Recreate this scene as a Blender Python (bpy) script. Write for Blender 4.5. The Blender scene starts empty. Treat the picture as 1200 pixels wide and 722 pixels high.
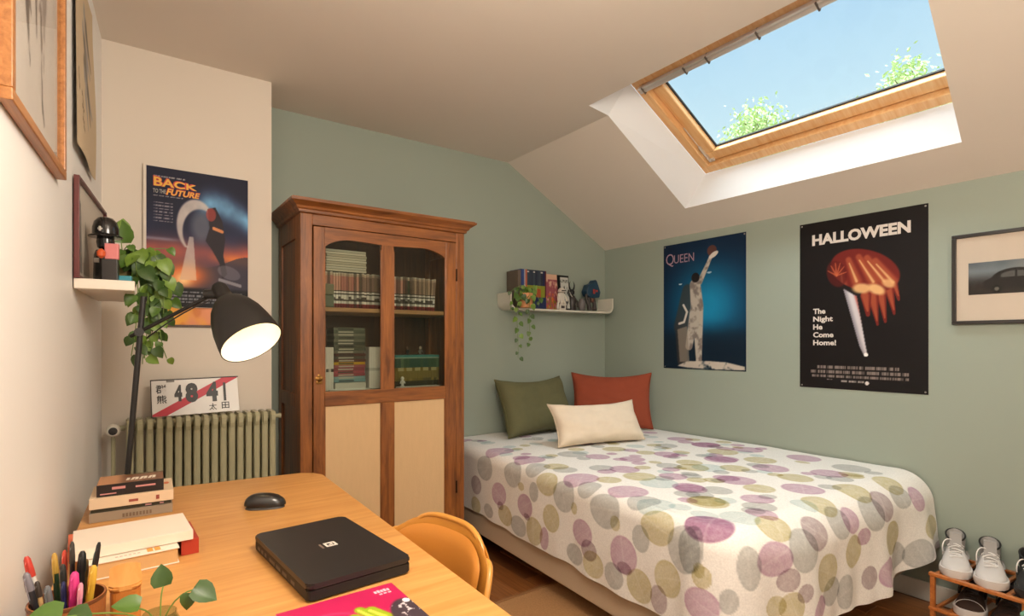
import bpy, bmesh, math, random
import numpy as np
from mathutils import Vector, Matrix
C = bpy.context.scene.collection
scn = bpy.context.scene
PI = math.pi

# ------------------------------------------------------------------ camera
cd = bpy.data.cameras.new('camera'); cam = bpy.data.objects.new('camera', cd); C.objects.link(cam)
cam.location = (0, 0, 1.25)
cam.rotation_euler = (PI/2, 0, -math.radians(35.41))
cd.sensor_width = 36; cd.lens = 19.2; cd.shift_y = 41/1200; cd.clip_start = 0.02; cd.clip_end = 200
scn.camera = cam
# ------------------------------------------------------------------ world
w = bpy.data.worlds.new('sky'); scn.world = w; w.use_nodes = True
nt = w.node_tree; nt.nodes.clear()
tc = nt.nodes.new('ShaderNodeTexCoord'); sx = nt.nodes.new('ShaderNodeSeparateXYZ')
rp = nt.nodes.new('ShaderNodeValToRGB'); bg = nt.nodes.new('ShaderNodeBackground'); wo = nt.nodes.new('ShaderNodeOutputWorld')
nt.links.new(tc.outputs['Generated'], sx.inputs[0]); nt.links.new(sx.outputs['Z'], rp.inputs[0])
rp.color_ramp.elements[0].position = 0.0; rp.color_ramp.elements[0].color = (.86, .93, .97, 1)
rp.color_ramp.elements[1].position = 0.75; rp.color_ramp.elements[1].color = (.20, .47, .86, 1)
e = rp.color_ramp.elements.new(0.33); e.color = (.70, .87, .96, 1)
nt.links.new(rp.outputs[0], bg.inputs[0]); bg.inputs[1].default_value = 1.12
nt.links.new(bg.outputs[0], wo.inputs[0])
# ------------------------------------------------------------------ lights
def light(name, typ, loc, energy, color, **kw):
    l = bpy.data.lights.new(name, typ); o = bpy.data.objects.new(name, l); C.objects.link(o)
    o.location = loc; l.energy = energy; l.color = color
    for k, v in kw.items(): setattr(l, k, v)
    return o
def aim(o, d): o.rotation_euler = Vector(d).to_track_quat('-Z', 'Y').to_euler()
sun = light('hazy_sun', 'SUN', (4, 1, 6), 17, (.95, .98, 1.0), angle=math.radians(85)); aim(sun, (.10, .06, -1))
light('unseen_warm_fill', 'POINT', (.62, .50, 2.00), 74, (1, .885, .755), shadow_soft_size=.25)  # added fill light above the view for warm ambient light, no fixture
light('unseen_back_fill', 'POINT', (1.1, -1.0, 1.9), 36, (1, .91, .81), shadow_soft_size=.3)  # second added fill, behind the camera, a soft wash over the room
# ------------------------------------------------------------------ exposure
scn.view_settings.view_transform = 'Standard'; scn.view_settings.look = 'None'
scn.view_settings.gamma = 1; scn.view_settings.use_curve_mapping = False
scn.view_settings.exposure = 0.0

# ------------------------------------------------------------------ materials
def lin(c):
    c = np.asarray(c, float)/255.
    return np.where(c <= .04045, c/12.92, ((c+.055)/1.055)**2.4)
def rgba(c): return tuple(float(v) for v in lin(c)) + (1,)
MATS = {}
def mat(name, rgb=(128,128,128), rough=.6, metal=0, noise=0, nscale=8, bump=0, bscale=60, emit=None, coat=0, sheen=0, stretch=(1,1,1), spec=.5, trans=0):
    if name in MATS: return MATS[name]
    m = bpy.data.materials.new(name); m.use_nodes = True; n = m.node_tree.nodes; L = m.node_tree.links
    b = n['Principled BSDF']; b.inputs['Base Color'].default_value = rgba(rgb)
    b.inputs['Roughness'].default_value = rough; b.inputs['Metallic'].default_value = metal
    b.inputs['Specular IOR Level'].default_value = spec
    if coat: b.inputs['Coat Weight'].default_value = coat; b.inputs['Coat Roughness'].default_value = .12
    if sheen: b.inputs['Sheen Weight'].default_value = sheen
    if trans: b.inputs['Subsurface Weight'].default_value = trans; b.inputs['Subsurface Radius'].default_value = (.01,.01,.005)
    if emit: b.inputs['Emission Color'].default_value = rgba(emit[0]); b.inputs['Emission Strength'].default_value = emit[1]
    if noise or bump:
        t = n.new('ShaderNodeTexCoord'); mp = n.new('ShaderNodeMapping'); mp.inputs['Scale'].default_value = stretch
        L.new(t.outputs['Object'], mp.inputs[0])
    if noise:
        no = n.new('ShaderNodeTexNoise'); no.inputs['Scale'].default_value = nscale; no.inputs['Detail'].default_value = 5
        L.new(mp.outputs[0], no.inputs['Vector'])
        mx = n.new('ShaderNodeMix'); mx.data_type = 'RGBA'
        a = lin(rgb); mx.inputs[6].default_value = tuple(a*(1-noise))+(1,); mx.inputs[7].default_value = tuple(np.minimum(a*(1+noise),1))+(1,)
        L.new(no.outputs[0], mx.inputs[0]); L.new(mx.outputs[2], b.inputs['Base Color'])
    if bump:
        nb = n.new('ShaderNodeTexNoise'); nb.inputs['Scale'].default_value = bscale; nb.inputs['Detail'].default_value = 4
        L.new(mp.outputs[0], nb.inputs['Vector'])
        bp = n.new('ShaderNodeBump'); bp.inputs['Strength'].default_value = bump; bp.inputs['Distance'].default_value = .004
        L.new(nb.outputs[0], bp.inputs['Height']); L.new(bp.outputs[0], b.inputs['Normal'])
    MATS[name] = m; return m
def wood(name, c1, c2, rough=.45, scale=5, axis='z', coat=.15, ring=9, knots=0):
    if name in MATS: return MATS[name]
    m = bpy.data.materials.new(name); m.use_nodes = True; n = m.node_tree.nodes; L = m.node_tree.links
    b = n['Principled BSDF']; b.inputs['Roughness'].default_value = rough
    b.inputs['Coat Weight'].default_value = coat; b.inputs['Coat Roughness'].default_value = .25
    t = n.new('ShaderNodeTexCoord'); mp = n.new('ShaderNodeMapping')
    s = [ring, ring, ring]; s['xyz'.index(axis)] = .9
    mp.inputs['Scale'].default_value = s; L.new(t.outputs['Object'], mp.inputs[0])
    no = n.new('ShaderNodeTexNoise'); no.inputs['Scale'].default_value = scale; no.inputs['Detail'].default_value = 8; no.inputs['Roughness'].default_value = .62; no.inputs['Distortion'].default_value = .5
    L.new(mp.outputs[0], no.inputs['Vector'])
    no2 = n.new('ShaderNodeTexNoise'); no2.inputs['Scale'].default_value = 1.6; no2.inputs['Detail'].default_value = 3
    L.new(t.outputs['Object'], no2.inputs['Vector'])
    cr = n.new('ShaderNodeValToRGB'); cr.color_ramp.elements[0].position = .33; cr.color_ramp.elements[1].position = .68
    cr.color_ramp.elements[0].color = rgba(c1); cr.color_ramp.elements[1].color = rgba(c2)
    L.new(no.outputs[0], cr.inputs[0])
    mx = n.new('ShaderNodeMix'); mx.data_type = 'RGBA'; mx.blend_type = 'MULTIPLY'; mx.inputs[0].default_value = .35
    c2r = n.new('ShaderNodeValToRGB'); c2r.color_ramp.elements[0].position = .35; c2r.color_ramp.elements[1].position = .65
    c2r.color_ramp.elements[0].color = (.55,.5,.45,1); c2r.color_ramp.elements[1].color = (1,1,1,1)
    L.new(no2.outputs[0], c2r.inputs[0]); L.new(cr.outputs[0], mx.inputs[6]); L.new(c2r.outputs[0], mx.inputs[7])
    L.new(mx.outputs[2], b.inputs['Base Color'])
    bp = n.new('ShaderNodeBump'); bp.inputs['Strength'].default_value = .12; bp.inputs['Distance'].default_value = .003
    L.new(no.outputs[0], bp.inputs['Height']); L.new(bp.outputs[0], b.inputs['Normal'])
    MATS[name] = m; return m
def printed(name='print', rough=.55, mottled=0, bump=0, bscale=300, spec=.25, mscale=120):
    if name in MATS: return MATS[name]
    m = bpy.data.materials.new(name); m.use_nodes = True; n = m.node_tree.nodes; L = m.node_tree.links
    b = n['Principled BSDF']; b.inputs['Roughness'].default_value = rough; b.inputs['Specular IOR Level'].default_value = spec
    a = n.new('ShaderNodeAttribute'); a.attribute_name = 'Col'
    if mottled:
        t = n.new('ShaderNodeTexCoord'); no = n.new('ShaderNodeTexNoise'); no.inputs['Scale'].default_value = mscale; no.inputs['Detail'].default_value = 3
        L.new(t.outputs['Object'], no.inputs['Vector'])
        mr = n.new('ShaderNodeMapRange'); mr.inputs[1].default_value = .3; mr.inputs[2].default_value = .7; mr.inputs[3].default_value = 1-mottled; mr.inputs[4].default_value = 1+mottled*.5
        L.new(no.outputs[0], mr.inputs[0])
        mx = n.new('ShaderNodeVectorMath'); mx.operation = 'SCALE'
        L.new(a.outputs['Color'], mx.inputs[0]); L.new(mr.outputs[0], mx.inputs['Scale']); L.new(mx.outputs[0], b.inputs['Base Color'])
    else: L.new(a.outputs['Color'], b.inputs['Base Color'])
    if bump:
        t2 = n.new('ShaderNodeTexCoord'); nb = n.new('ShaderNodeTexNoise'); nb.inputs['Scale'].default_value = bscale
        L.new(t2.outputs['Object'], nb.inputs['Vector']); bp = n.new('ShaderNodeBump'); bp.inputs['Strength'].default_value = bump; bp.inputs['Distance'].default_value = .003
        L.new(nb.outputs[0], bp.inputs['Height']); L.new(bp.outputs[0], b.inputs['Normal'])
    MATS[name] = m; return m
def glassmat(name, tint=(255,255,255), fac=1.0):
    if name in MATS: return MATS[name]
    m = bpy.data.materials.new(name); m.use_nodes = True; n = m.node_tree.nodes; L = m.node_tree.links; n.clear()
    o = n.new('ShaderNodeOutputMaterial'); mx = n.new('ShaderNodeMixShader'); tr = n.new('ShaderNodeBsdfTransparent'); gl = n.new('ShaderNodeBsdfGlossy')
    lw_ = n.new('ShaderNodeLayerWeight'); lw_.inputs[0].default_value = .5; gl.inputs['Roughness'].default_value = .02
    pw = n.new('ShaderNodeMath'); pw.operation = 'POWER'; pw.inputs[1].default_value = 5; L.new(lw_.outputs['Facing'], pw.inputs[0])
    ad = n.new('ShaderNodeMath'); ad.operation = 'MULTIPLY_ADD'; ad.inputs[1].default_value = .9; ad.inputs[2].default_value = .03; L.new(pw.outputs[0], ad.inputs[0])
    tr.inputs[0].default_value = rgba(tint)
    ml = n.new('ShaderNodeMath'); ml.operation = 'MULTIPLY'; ml.inputs[1].default_value = fac
    L.new(ad.outputs[0], ml.inputs[0]); L.new(ml.outputs[0], mx.inputs[0]); L.new(tr.outputs[0], mx.inputs[1]); L.new(gl.outputs[0], mx.inputs[2]); L.new(mx.outputs[0], o.inputs[0])
    MATS[name] = m; return m

# ------------------------------------------------------------------ mesh helpers
def link(name, me, parent=None, loc=None, rot=None):
    o = bpy.data.objects.new(name, me); C.objects.link(o)
    if parent: o.parent = parent
    if loc is not None: o.location = loc
    if rot is not None: o.rotation_euler = rot
    return o
def obj(name, bm, m, parent=None, loc=None, rot=None, smooth=False, sub=0, auto=True):
    me = bpy.data.meshes.new(name)
    bmesh.ops.recalc_face_normals(bm, faces=bm.faces)
    if smooth:
        for f in bm.faces: f.smooth = True
        if auto:
            for ed in bm.edges:
                if len(ed.link_faces) == 2 and ed.calc_face_angle(0) > .7: ed.smooth = False
    bm.to_mesh(me); bm.free()
    for mm in (m if isinstance(m, (list, tuple)) else [m]): me.materials.append(mm)
    o = link(name, me, parent, loc, rot)
    if sub:
        md = o.modifiers.new('sub', 'SUBSURF'); md.levels = md.render_levels = sub
    return o
def thing(name, label, cat, loc=(0,0,0), rz=0, group=None, rot=None):
    o = link(name, None, None, loc, rot or (0,0,rz)); o['label'] = label; o['category'] = cat
    if group: o['group'] = group
    return o
def tag(o, label, cat, group=None):
    o['label'] = label; o['category'] = cat
    if group: o['group'] = group
    return o
def struct(name, bm, m, parent=None, **kw):
    o = obj(name, bm, m, parent, **kw)
    if not parent: o['kind'] = 'structure'
    return o
def B(): return bmesh.new()
def box(bm, x0, x1, y0, y1, z0, z1, bev=0, seg=2, mi=0, M=None):
    vs = [bm.verts.new((x, y, z)) for x in (x0, x1) for y in (y0, y1) for z in (z0, z1)]
    fs = [bm.faces.new([vs[i] for i in q]) for q in ((0,1,3,2),(4,6,7,5),(0,4,5,1),(2,3,7,6),(0,2,6,4),(1,5,7,3))]
    for f in fs: f.material_index = mi
    if bev:
        es = list({e for f in fs for e in f.edges})
        r = bmesh.ops.bevel(bm, geom=es, offset=bev, segments=seg, affect='EDGES', profile=.5)
        vs = list({v for f in r['faces'] for v in f.verts} | {v for v in vs if v.is_valid})
        for f in r['faces']: f.material_index = mi
    if M is not None: bmesh.ops.transform(bm, matrix=M, verts=vs)
    return vs
def prism(bm, pts, a0, a1, axis='y', mi=0):
    """extrude polygon pts between a0 and a1 on axis; pts are the other two coords in order"""
    def P(p, a):
        return {'x': (a, p[0], p[1]), 'y': (p[0], a, p[1]), 'z': (p[0], p[1], a)}[axis]
    v0 = [bm.verts.new(P(p, a0)) for p in pts]; v1 = [bm.verts.new(P(p, a1)) for p in pts]
    n = len(pts); fs = [bm.faces.new(v0), bm.faces.new(v1[::-1])]
    for i in range(n): fs.append(bm.faces.new((v0[i], v1[i], v1[(i+1) % n], v0[(i+1) % n])))
    for f in fs: f.material_index = mi
    return v0+v1
def lathe(bm, prof, seg=24, M=None, mi=0, cap=True):
    rings = []
    for r, z in prof:
        rings.append([bm.verts.new((r*math.cos(2*PI*i/seg), r*math.sin(2*PI*i/seg), z)) for i in range(seg)])
    fs = []
    for a, b in zip(rings, rings[1:]):
        for i in range(seg): fs.append(bm.faces.new((a[i], a[(i+1) % seg], b[(i+1) % seg], b[i])))
    if cap: fs.append(bm.faces.new(rings[0][::-1])); fs.append(bm.faces.new(rings[-1]))
    for f in fs: f.material_index = mi
    vs = [v for r in rings for v in r]
    if M is not None: bmesh.ops.transform(bm, matrix=M, verts=vs)
    return vs
def tube(bm, pts, r, seg=8, mi=0, ry=None, cap=True):
    pts = [Vector(p) for p in pts]; rings = []
    up = Vector((0, 0, 1)); prev = None
    for i, p in enumerate(pts):
        d = (pts[min(i+1, len(pts)-1)]-pts[max(i-1, 0)]).normalized()
        if prev is None:
            a = d.cross(up if abs(d.dot(up)) < .95 else Vector((1, 0, 0))).normalized()
        else: a = (prev-d*prev.dot(d)).normalized()
        prev = a; b = d.cross(a); rr = r[i] if isinstance(r, (list, tuple)) else r
        rings.append([bm.verts.new(p+a*rr*math.cos(2*PI*k/seg)+b*(rr if ry is None else ry)*math.sin(2*PI*k/seg)) for k in range(seg)])
    for a, b in zip(rings, rings[1:]):
        for i in range(seg): bm.faces.new((a[i], a[(i+1) % seg], b[(i+1) % seg], b[i])).material_index = mi
    if cap: bm.faces.new(rings[0][::-1]); bm.faces.new(rings[-1])
    return [v for r_ in rings for v in r_]
def bez(p0, p1, p2, p3, n=8):
    p0, p1, p2, p3 = map(Vector, (p0, p1, p2, p3)); out = []
    for i in range(n+1):
        t = i/n; u = 1-t; out.append(p0*u**3+p1*3*u*u*t+p2*3*u*t*t+p3*t**3)
    return out
def grid(name, P, col, m, parent=None, smooth=True, loc=None, rot=None, close_u=False):
    """P (ny,nx,3) array, col (ny,nx,3) linear or None"""
    ny, nx = P.shape[:2]; me = bpy.data.meshes.new(name)
    idx = np.arange(ny*nx).reshape(ny, nx)
    q = np.stack([idx[:-1,:-1], idx[:-1,1:], idx[1:,1:], idx[1:,:-1]], -1).reshape(-1, 4)
    me.vertices.add(ny*nx); me.vertices.foreach_set('co', P.astype(np.float32).ravel())
    me.loops.add(q.size); me.loops.foreach_set('vertex_index', q.ravel().astype(np.int32))
    me.polygons.add(len(q)); me.polygons.foreach_set('loop_start', np.arange(0, q.size, 4, dtype=np.int32))
    me.update(calc_edges=True)
    me.polygons.foreach_set('use_smooth', np.full(len(q), smooth))
    if col is not None:
        a = me.color_attributes.new('Col', 'FLOAT_COLOR', 'POINT')
        c4 = np.ones((ny*nx, 4), np.float32); c4[:, :3] = col.reshape(-1, 3); a.data.foreach_set('color', c4.ravel())
    me.materials.append(m); me.validate()
    return link(name, me, parent, loc, rot)
def colored_box(name, x0, x1, y0, y1, z0, z1, bands, m, parent=None, loc=None, rot=None, pages=None, pageside=None):
    """box whose faces are coloured in bands along z: bands = [(frac, rgb)...]; pages rgb for chosen sides"""
    bm = B(); lay = bm.loops.layers.float_color.new('Col')
    zs = [z0]+[z0+(z1-z0)*f for f, _ in bands]
    def face(vs, c):
        f = bm.faces.new([bm.verts.new(v) for v in vs])
        c = tuple(float(t) for t in lin(c))+(1,)
        for l in f.loops: l[lay] = c
    for k, (f_, c) in enumerate(bands):
        a, b = zs[k], zs[k+1]
        sides = {'-y': [(x0,y0,a),(x1,y0,a),(x1,y0,b),(x0,y0,b)], '+y': [(x1,y1,a),(x0,y1,a),(x0,y1,b),(x1,y1,b)],
                 '-x': [(x0,y1,a),(x0,y0,a),(x0,y0,b),(x0,y1,b)], '+x': [(x1,y0,a),(x1,y1,a),(x1,y1,b),(x1,y0,b)]}
        for s, v in sides.items(): face(v, pages if (pages and s in pageside) else c)
    top = pages if (pages and '+z' in pageside) else bands[-1][1]
    face([(x0,y0,z1),(x1,y0,z1),(x1,y1,z1),(x0,y1,z1)], top); face([(x0,y1,z0),(x1,y1,z0),(x1,y0,z0),(x0,y0,z0)], bands[0][1])
    bmesh.ops.remove_doubles(bm, verts=bm.verts, dist=1e-5)
    me = bpy.data.meshes.new(name); bm.to_mesh(me); bm.free(); me.materials.append(m)
    return link(name, me, parent, loc, rot)
def text(body, m, parent, x, z, w=None, h=None, y=-.002, size=.1, align='LEFT', shear=0, bold=0, name='lettering', spacing=1, line=1, flat=False, rz=0, thick=.0004, warp=None):
    cu = bpy.data.curves.new('t', 'FONT'); cu.body = body; cu.size = size; cu.align_x = align; cu.shear = shear
    cu.offset = bold; cu.space_character = spacing; cu.space_line = line; cu.extrude = thick; cu.resolution_u = 3
    o = bpy.data.objects.new('t', cu); C.objects.link(o)
    dg = bpy.context.evaluated_depsgraph_get(); dg.update()
    me = bpy.data.meshes.new_from_object(o.evaluated_get(dg)); bpy.data.objects.remove(o); bpy.data.curves.remove(cu)
    n = len(me.vertices)
    if n == 0: return None
    co = np.empty(n*3, np.float32); me.vertices.foreach_get('co', co); co = co.reshape(-1, 3)
    mn, mx = co.min(0), co.max(0)
    if w is not None: co[:, 0] = (co[:, 0]-mn[0])/(mx[0]-mn[0])*w
    if h is not None: co[:, 1] = (co[:, 1]-mn[1])/(mx[1]-mn[1])*h
    if warp is not None: co = warp(co)
    if flat:
        c, s = math.cos(rz), math.sin(rz)
        out = np.stack([x+co[:,0]*c-co[:,1]*s, z+co[:,0]*s+co[:,1]*c, y+co[:,2]], 1)   # x, y position; 'y' is height
    else: out = np.stack([x+co[:, 0], y-co[:, 2], z+co[:, 1]], 1)
    me.vertices.foreach_set('co', out.astype(np.float32).ravel()); me.update()
    me.materials.clear(); me.materials.append(m)
    return link(name, me, parent)
def dup(root, loc=None, rot=None, label=None, group=None, scale=None):
    r = root.copy(); C.objects.link(r)
    if loc is not None: r.location = loc
    if rot is not None: r.rotation_euler = rot
    if scale is not None: r.scale = scale
    if label: r['label'] = label
    if group: r['group'] = group
    for ch in list(root.children):
        c = ch.copy(); C.objects.link(c); c.parent = r
        for g in ch.children:
            d = g.copy(); C.objects.link(d); d.parent = c
    return r
# paint helpers on arrays
def sstep(a, b, x): t = np.clip((x-a)/(b-a), 0, 1); return t*t*(3-2*t)
def blend(col, c, m): return col*(1-m[..., None])+np.asarray(c, float)*m[..., None]
def ell(x, y, cx, cy, rx, ry, ang=0, soft=.08):
    c, s = math.cos(ang), math.sin(ang); dx = (x-cx)*c+(y-cy)*s; dy = -(x-cx)*s+(y-cy)*c
    return 1-sstep(1-soft, 1+soft, np.hypot(dx/rx, dy/ry))
def seg(x, y, x0, y0, x1, y1, r0, r1=None, soft=.2):
    r1 = r0 if r1 is None else r1; dx, dy = x1-x0, y1-y0
    t = np.clip(((x-x0)*dx+(y-y0)*dy)/(dx*dx+dy*dy), 0, 1); d = np.hypot(x-x0-t*dx, y-y0-t*dy); r = r0+(r1-r0)*t
    return 1-sstep(1-soft, 1+soft, d/r)
def poly(x, y, pts):
    return sum(poly0(x+dx, y+dy, pts) for dx, dy in ((-.003,-.001),(.003,.001),(-.001,.003),(.001,-.003),(0,0)))/5
def poly0(x, y, pts):
    ins = np.zeros(x.shape, bool); n = len(pts)
    for i in range(n):
        x0, y0 = pts[i]; x1, y1 = pts[(i+1) % n]
        if y0 == y1: continue
        c = ((y0 > y) != (y1 > y)) & (x < (x1-x0)*(y-y0)/(y1-y0)+x0); ins ^= c
    return ins.astype(float)
def vnoise(x, y, s, seed=0):
    rs = np.random.RandomState(seed); T = rs.rand(64, 64); X = x*s; Y = y*s
    i = np.floor(X).astype(int); j = np.floor(Y).astype(int); fx = X-i; fy = Y-j; fx = fx*fx*(3-2*fx); fy = fy*fy*(3-2*fy)
    g = lambda a, b: T[a % 64, b % 64]
    return g(i, j)*(1-fx)*(1-fy)+g(i+1, j)*fx*(1-fy)+g(i, j+1)*(1-fx)*fy+g(i+1, j+1)*fx*fy
def fbm(x, y, s, seed=0): return (vnoise(x, y, s, seed)+.5*vnoise(x, y, 2*s, seed+1)+.25*vnoise(x, y, 4*s, seed+2))/1.75
def sheet(name, w, h, fn, parent, y=-.0012, res=.004, curl=None, m=None, x0=0, z0=0):
    nx = max(int(w/res), 4)+1; ny = max(int(h/res), 4)+1
    u, v = np.meshgrid(np.linspace(0, 1, nx), np.linspace(0, 1, ny))
    col = lin(np.clip(fn(u, v), 0, 255))
    P = np.stack([x0+u*w, np.full_like(u, y), z0+v*h], -1)
    if curl is not None: P[..., 1] = y+curl(u, v)
    return grid(name, P, col, m or printed(), parent)

# ================================================================== SETTING
XR, YB, YC, ZC, XK, ZR = 3.182, 3.174, 2.872, 2.53, 2.22, 2.0
LWA = math.atan(.0647)
def LW(y): return -.262+.0647*y
m_white = mat('cream wall paint', (216,206,192), .6, noise=.02, nscale=3, bump=.05, bscale=180)
m_left = mat('off white wall paint', (236,234,230), .5, noise=.02, nscale=2, bump=.04, bscale=150)
m_ceil = mat('ceiling paint', (220,210,197), .8, noise=.015, nscale=2)
m_sage = mat('sage green wall paint', (153,164,151), .65, noise=.03, nscale=2.5, bump=.05, bscale=200)
m_reveal = mat('reveal white paint', (238,240,242), .6)
m_base = mat('baseboard paint', (214,208,196), .5)

bm = B(); prism(bm, [(-.7,0),(XR+.1,0),(XR+.1,ZR-.05),(XR,ZR),(XK,ZC),(-.7,ZC)], YB, YB+.1, 'y'); struct('wall_back', bm, m_sage)
bm = B(); box(bm, XR, XR+.1, -1.7, YB+.1, 0, ZR); struct('wall_right', bm, m_sage)
bm = B(); prism(bm, [(LW(-1.7)-.1,-1.7),(LW(-1.7),-1.7),(LW(YB+.1),YB+.1),(LW(YB+.1)-.1,YB+.1)], 0, ZC, 'z'); struct('wall_left', bm, m_left)
bm = B(); prism(bm, [(LW(YC),YC),(.592,YC),(.592,YB),(LW(YB),YB)], 0, ZC, 'z'); struct('wall_chimney', bm, m_white)
bm = B(); prism(bm, [(-.7,0),(XR+.1,0),(XR+.1,ZR-.05),(XR,ZR),(XK,ZC),(-.7,ZC)], -1.7, -1.6, 'y'); struct('wall_front', bm, m_white)
bm = B()
f1 = [bm.verts.new((x, y, ZC)) for x, y in [(-.7,-1.7),(XK,-1.7),(XK,.712),(2.052,.705),(2.043,2.16),(XK,2.19),(XK,YB+.1),(-.7,YB+.1)]]; bm.faces.new(f1)
zs = lambda x: ZC+(x-XK)*(ZR-ZC)/(XR-XK)
for pts in ([(XK,-1.7),(XR+.1,-1.7),(XR+.1,.79),(2.962,.80),(XK,.712)], [(2.962,.80),(XR+.1,.79),(XR+.1,2.24),(2.962,2.232)], [(XK,2.19),(2.962,2.232),(XR+.1,2.24),(XR+.1,YB+.1),(XK,YB+.1)]):
    bm.faces.new([bm.verts.new((x, y, zs(x))) for x, y in pts])
struct('ceiling', bm, m_ceil)
# skylight: local axes  a = -y (to the viewer's right), b = up the slope, c = outward normal
phi = math.atan2(ZC-ZR, XR-XK)
Ub = Vector((-math.cos(phi), 0, math.sin(phi))); Nc = Vector((math.sin(phi), 0, math.cos(phi)))
O = Vector((2.962, 2.079, 2.305)); WL = 1.44; HL = .800
def Wp(a, b, c): return O+Vector((0, -a, 0))+Ub*b+Nc*c
bm = B()
def q(*ps): bm.faces.new([bm.verts.new(p) for p in ps])
TLf, TRf, BLf, BRf = Wp(0,HL,0), Wp(WL,HL,0), Wp(0,0,0), Wp(WL,0,0)
cA, cB, cL, cR, bL, bR = (2.043,2.16,ZC), (2.052,.705,ZC), (XK,2.19,ZC), (XK,.712,ZC), (2.962,2.232,zs(2.962)), (2.962,.80,zs(2.962))
q(cL, bL, BLf); q(cL, BLf, TLf); q(cA, cL, TLf)
q(bL, bR, BRf, BLf)
q(cR, BRf, bR); q(cR, TRf, BRf); q(cB, TRf, cR)
q(cA, TLf, TRf, cB)
struct('trim_1', bm, m_reveal)
m_pine = wood('lacquered pine', (234,174,110), (250,208,150), .35, scale=4, axis='y', coat=.4, ring=14)
m_alu = mat('brushed aluminium', (226,222,216), .38, metal=.7)
m_dkgap = mat('black rubber seal', (36,34,32), .7)
M4 = Matrix(((0,Ub.x,Nc.x,O.x),(-1,0,0,O.y),(0,Ub.z,Nc.z,O.z),(0,0,0,1)))
win = link('window_1', None, None); win.matrix_world = M4; win['kind'] = 'structure'
def wpart(name, boxes, m, bev=.004, parent=win):
    b_ = B()
    for bx in boxes: box(b_, *bx, bev=bev)
    return obj(name, b_, m, parent)
c_ = .055
wpart('window_frame', [(0,WL,0,c_,0,.10),(0,WL,HL-c_,HL,0,.10),(0,c_,c_,HL-c_,0,.10),(WL-c_,WL,c_,HL-c_,0,.10)], m_pine)
s0, sw = .062, .066
sash = wpart('sash', [(s0,WL-s0,s0,s0+sw,.03,.085),(s0,WL-s0,HL-s0-sw,HL-s0,.03,.085),(s0,s0+sw,s0+sw,HL-s0-sw,.03,.085),(WL-s0-sw,WL-s0,s0+sw,HL-s0-sw,.03,.085)], m_pine, .006)
i0 = s0+sw
wpart('seal', [(i0-.004,WL-i0+.004,i0-.004,i0+.008,.062,.072),(i0-.004,WL-i0+.004,HL-i0-.008,HL-i0+.004,.062,.072),(i0-.004,i0+.008,i0,HL-i0,.062,.072),(WL-i0-.008,WL-i0+.004,i0,HL-i0,.062,.072)], m_dkgap, 0)
wpart('glass_pane', [(i0-.004,WL-i0+.004,i0-.004,HL-i0+.004,.072,.080)], glassmat('window glass', (244,250,250), .8), 0)
# aluminium cladding outside
wpart('cladding', [(-.06,WL+.06,-.06,c_+.02,.10,.13),(-.06,WL+.06,HL-c_,HL+.06,.10,.13),(-.06,c_,0,HL,.10,.13),(WL-c_,WL+.06,0,HL,.10,.13)], mat('grey cladding',(90,92,94),.5,metal=.5), .003)
b_ = B()
tube(b_, [(.035,.716,-.014),(WL-.03,.716,-.014)], .014, 12)
box(b_, .03, WL-.03, .730, .742, -.026, .0, bev=.003)
rail = obj('blind_rail', b_, m_alu, win, smooth=True)
for a_ in (.06,.33,.46,.72,.98,1.16):
    b_ = B(); box(b_, a_-.004, a_+.004, .698, .742, -.031, .002, bev=.002); obj('bracket', b_, mat('steel bracket',(120,112,104),.35,metal=1), rail)
b_ = B(); box(b_, .066,.076,.07,.20,.012,.03, bev=.002); box(b_, .06,.10,.062,.085,.018,.03, bev=.003); tube(b_, [(.07,.2,.02),(.064,.36,.03)], .003, 6)
obj('hinge_stay', b_, m_alu, win)

# floor
bm = B(); box(bm, -.7, XR+.1, -1.7, YB+.1, -.06, -.0005); fl = struct('floor', bm, wood('sub floor', (96,58,30), (120,74,40), .5, axis='y'))
planks = [wood('oak plank tone %s' % t, c1, c2, .38, scale=5, axis='y', coat=.3, ring=16) for t, c1, c2 in
          (('a',(120,72,36),(156,100,54)),('b',(108,62,30),(140,86,46)),('c',(134,84,44),(166,110,62)))]
random.seed(5)
bm = B(); box(bm, -.0585, .0585, -.5985, .5985, 0, .012, bev=.0015, seg=1); mp_ = bpy.data.meshes.new('plank'); bm.to_mesh(mp_); bm.free()
meshes = []
for pm in planks: c = mp_.copy(); c.materials.append(pm); meshes.append(c)
for i in range(26):
    x = .12+i*.118
    for j in range(-1, 4):
        y = j*1.2+(i % 3)*.4+.1-.4
        if y < -.5 or y > 3.2: continue
        if y+.6 > YB or y-.6 < -1.6: continue
        link('plank', random.choice(meshes), fl, (x, y, 0))
for nm, bx in (('baseboard_back', (1.62, XR, YB-.014, YB, 0, .09)), ('baseboard_right', (XR-.014, XR, -1.6, YB-.014, 0, .09))):
    bm = B(); box(bm, *bx, bev=.004); struct(nm, bm, m_base)

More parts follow.
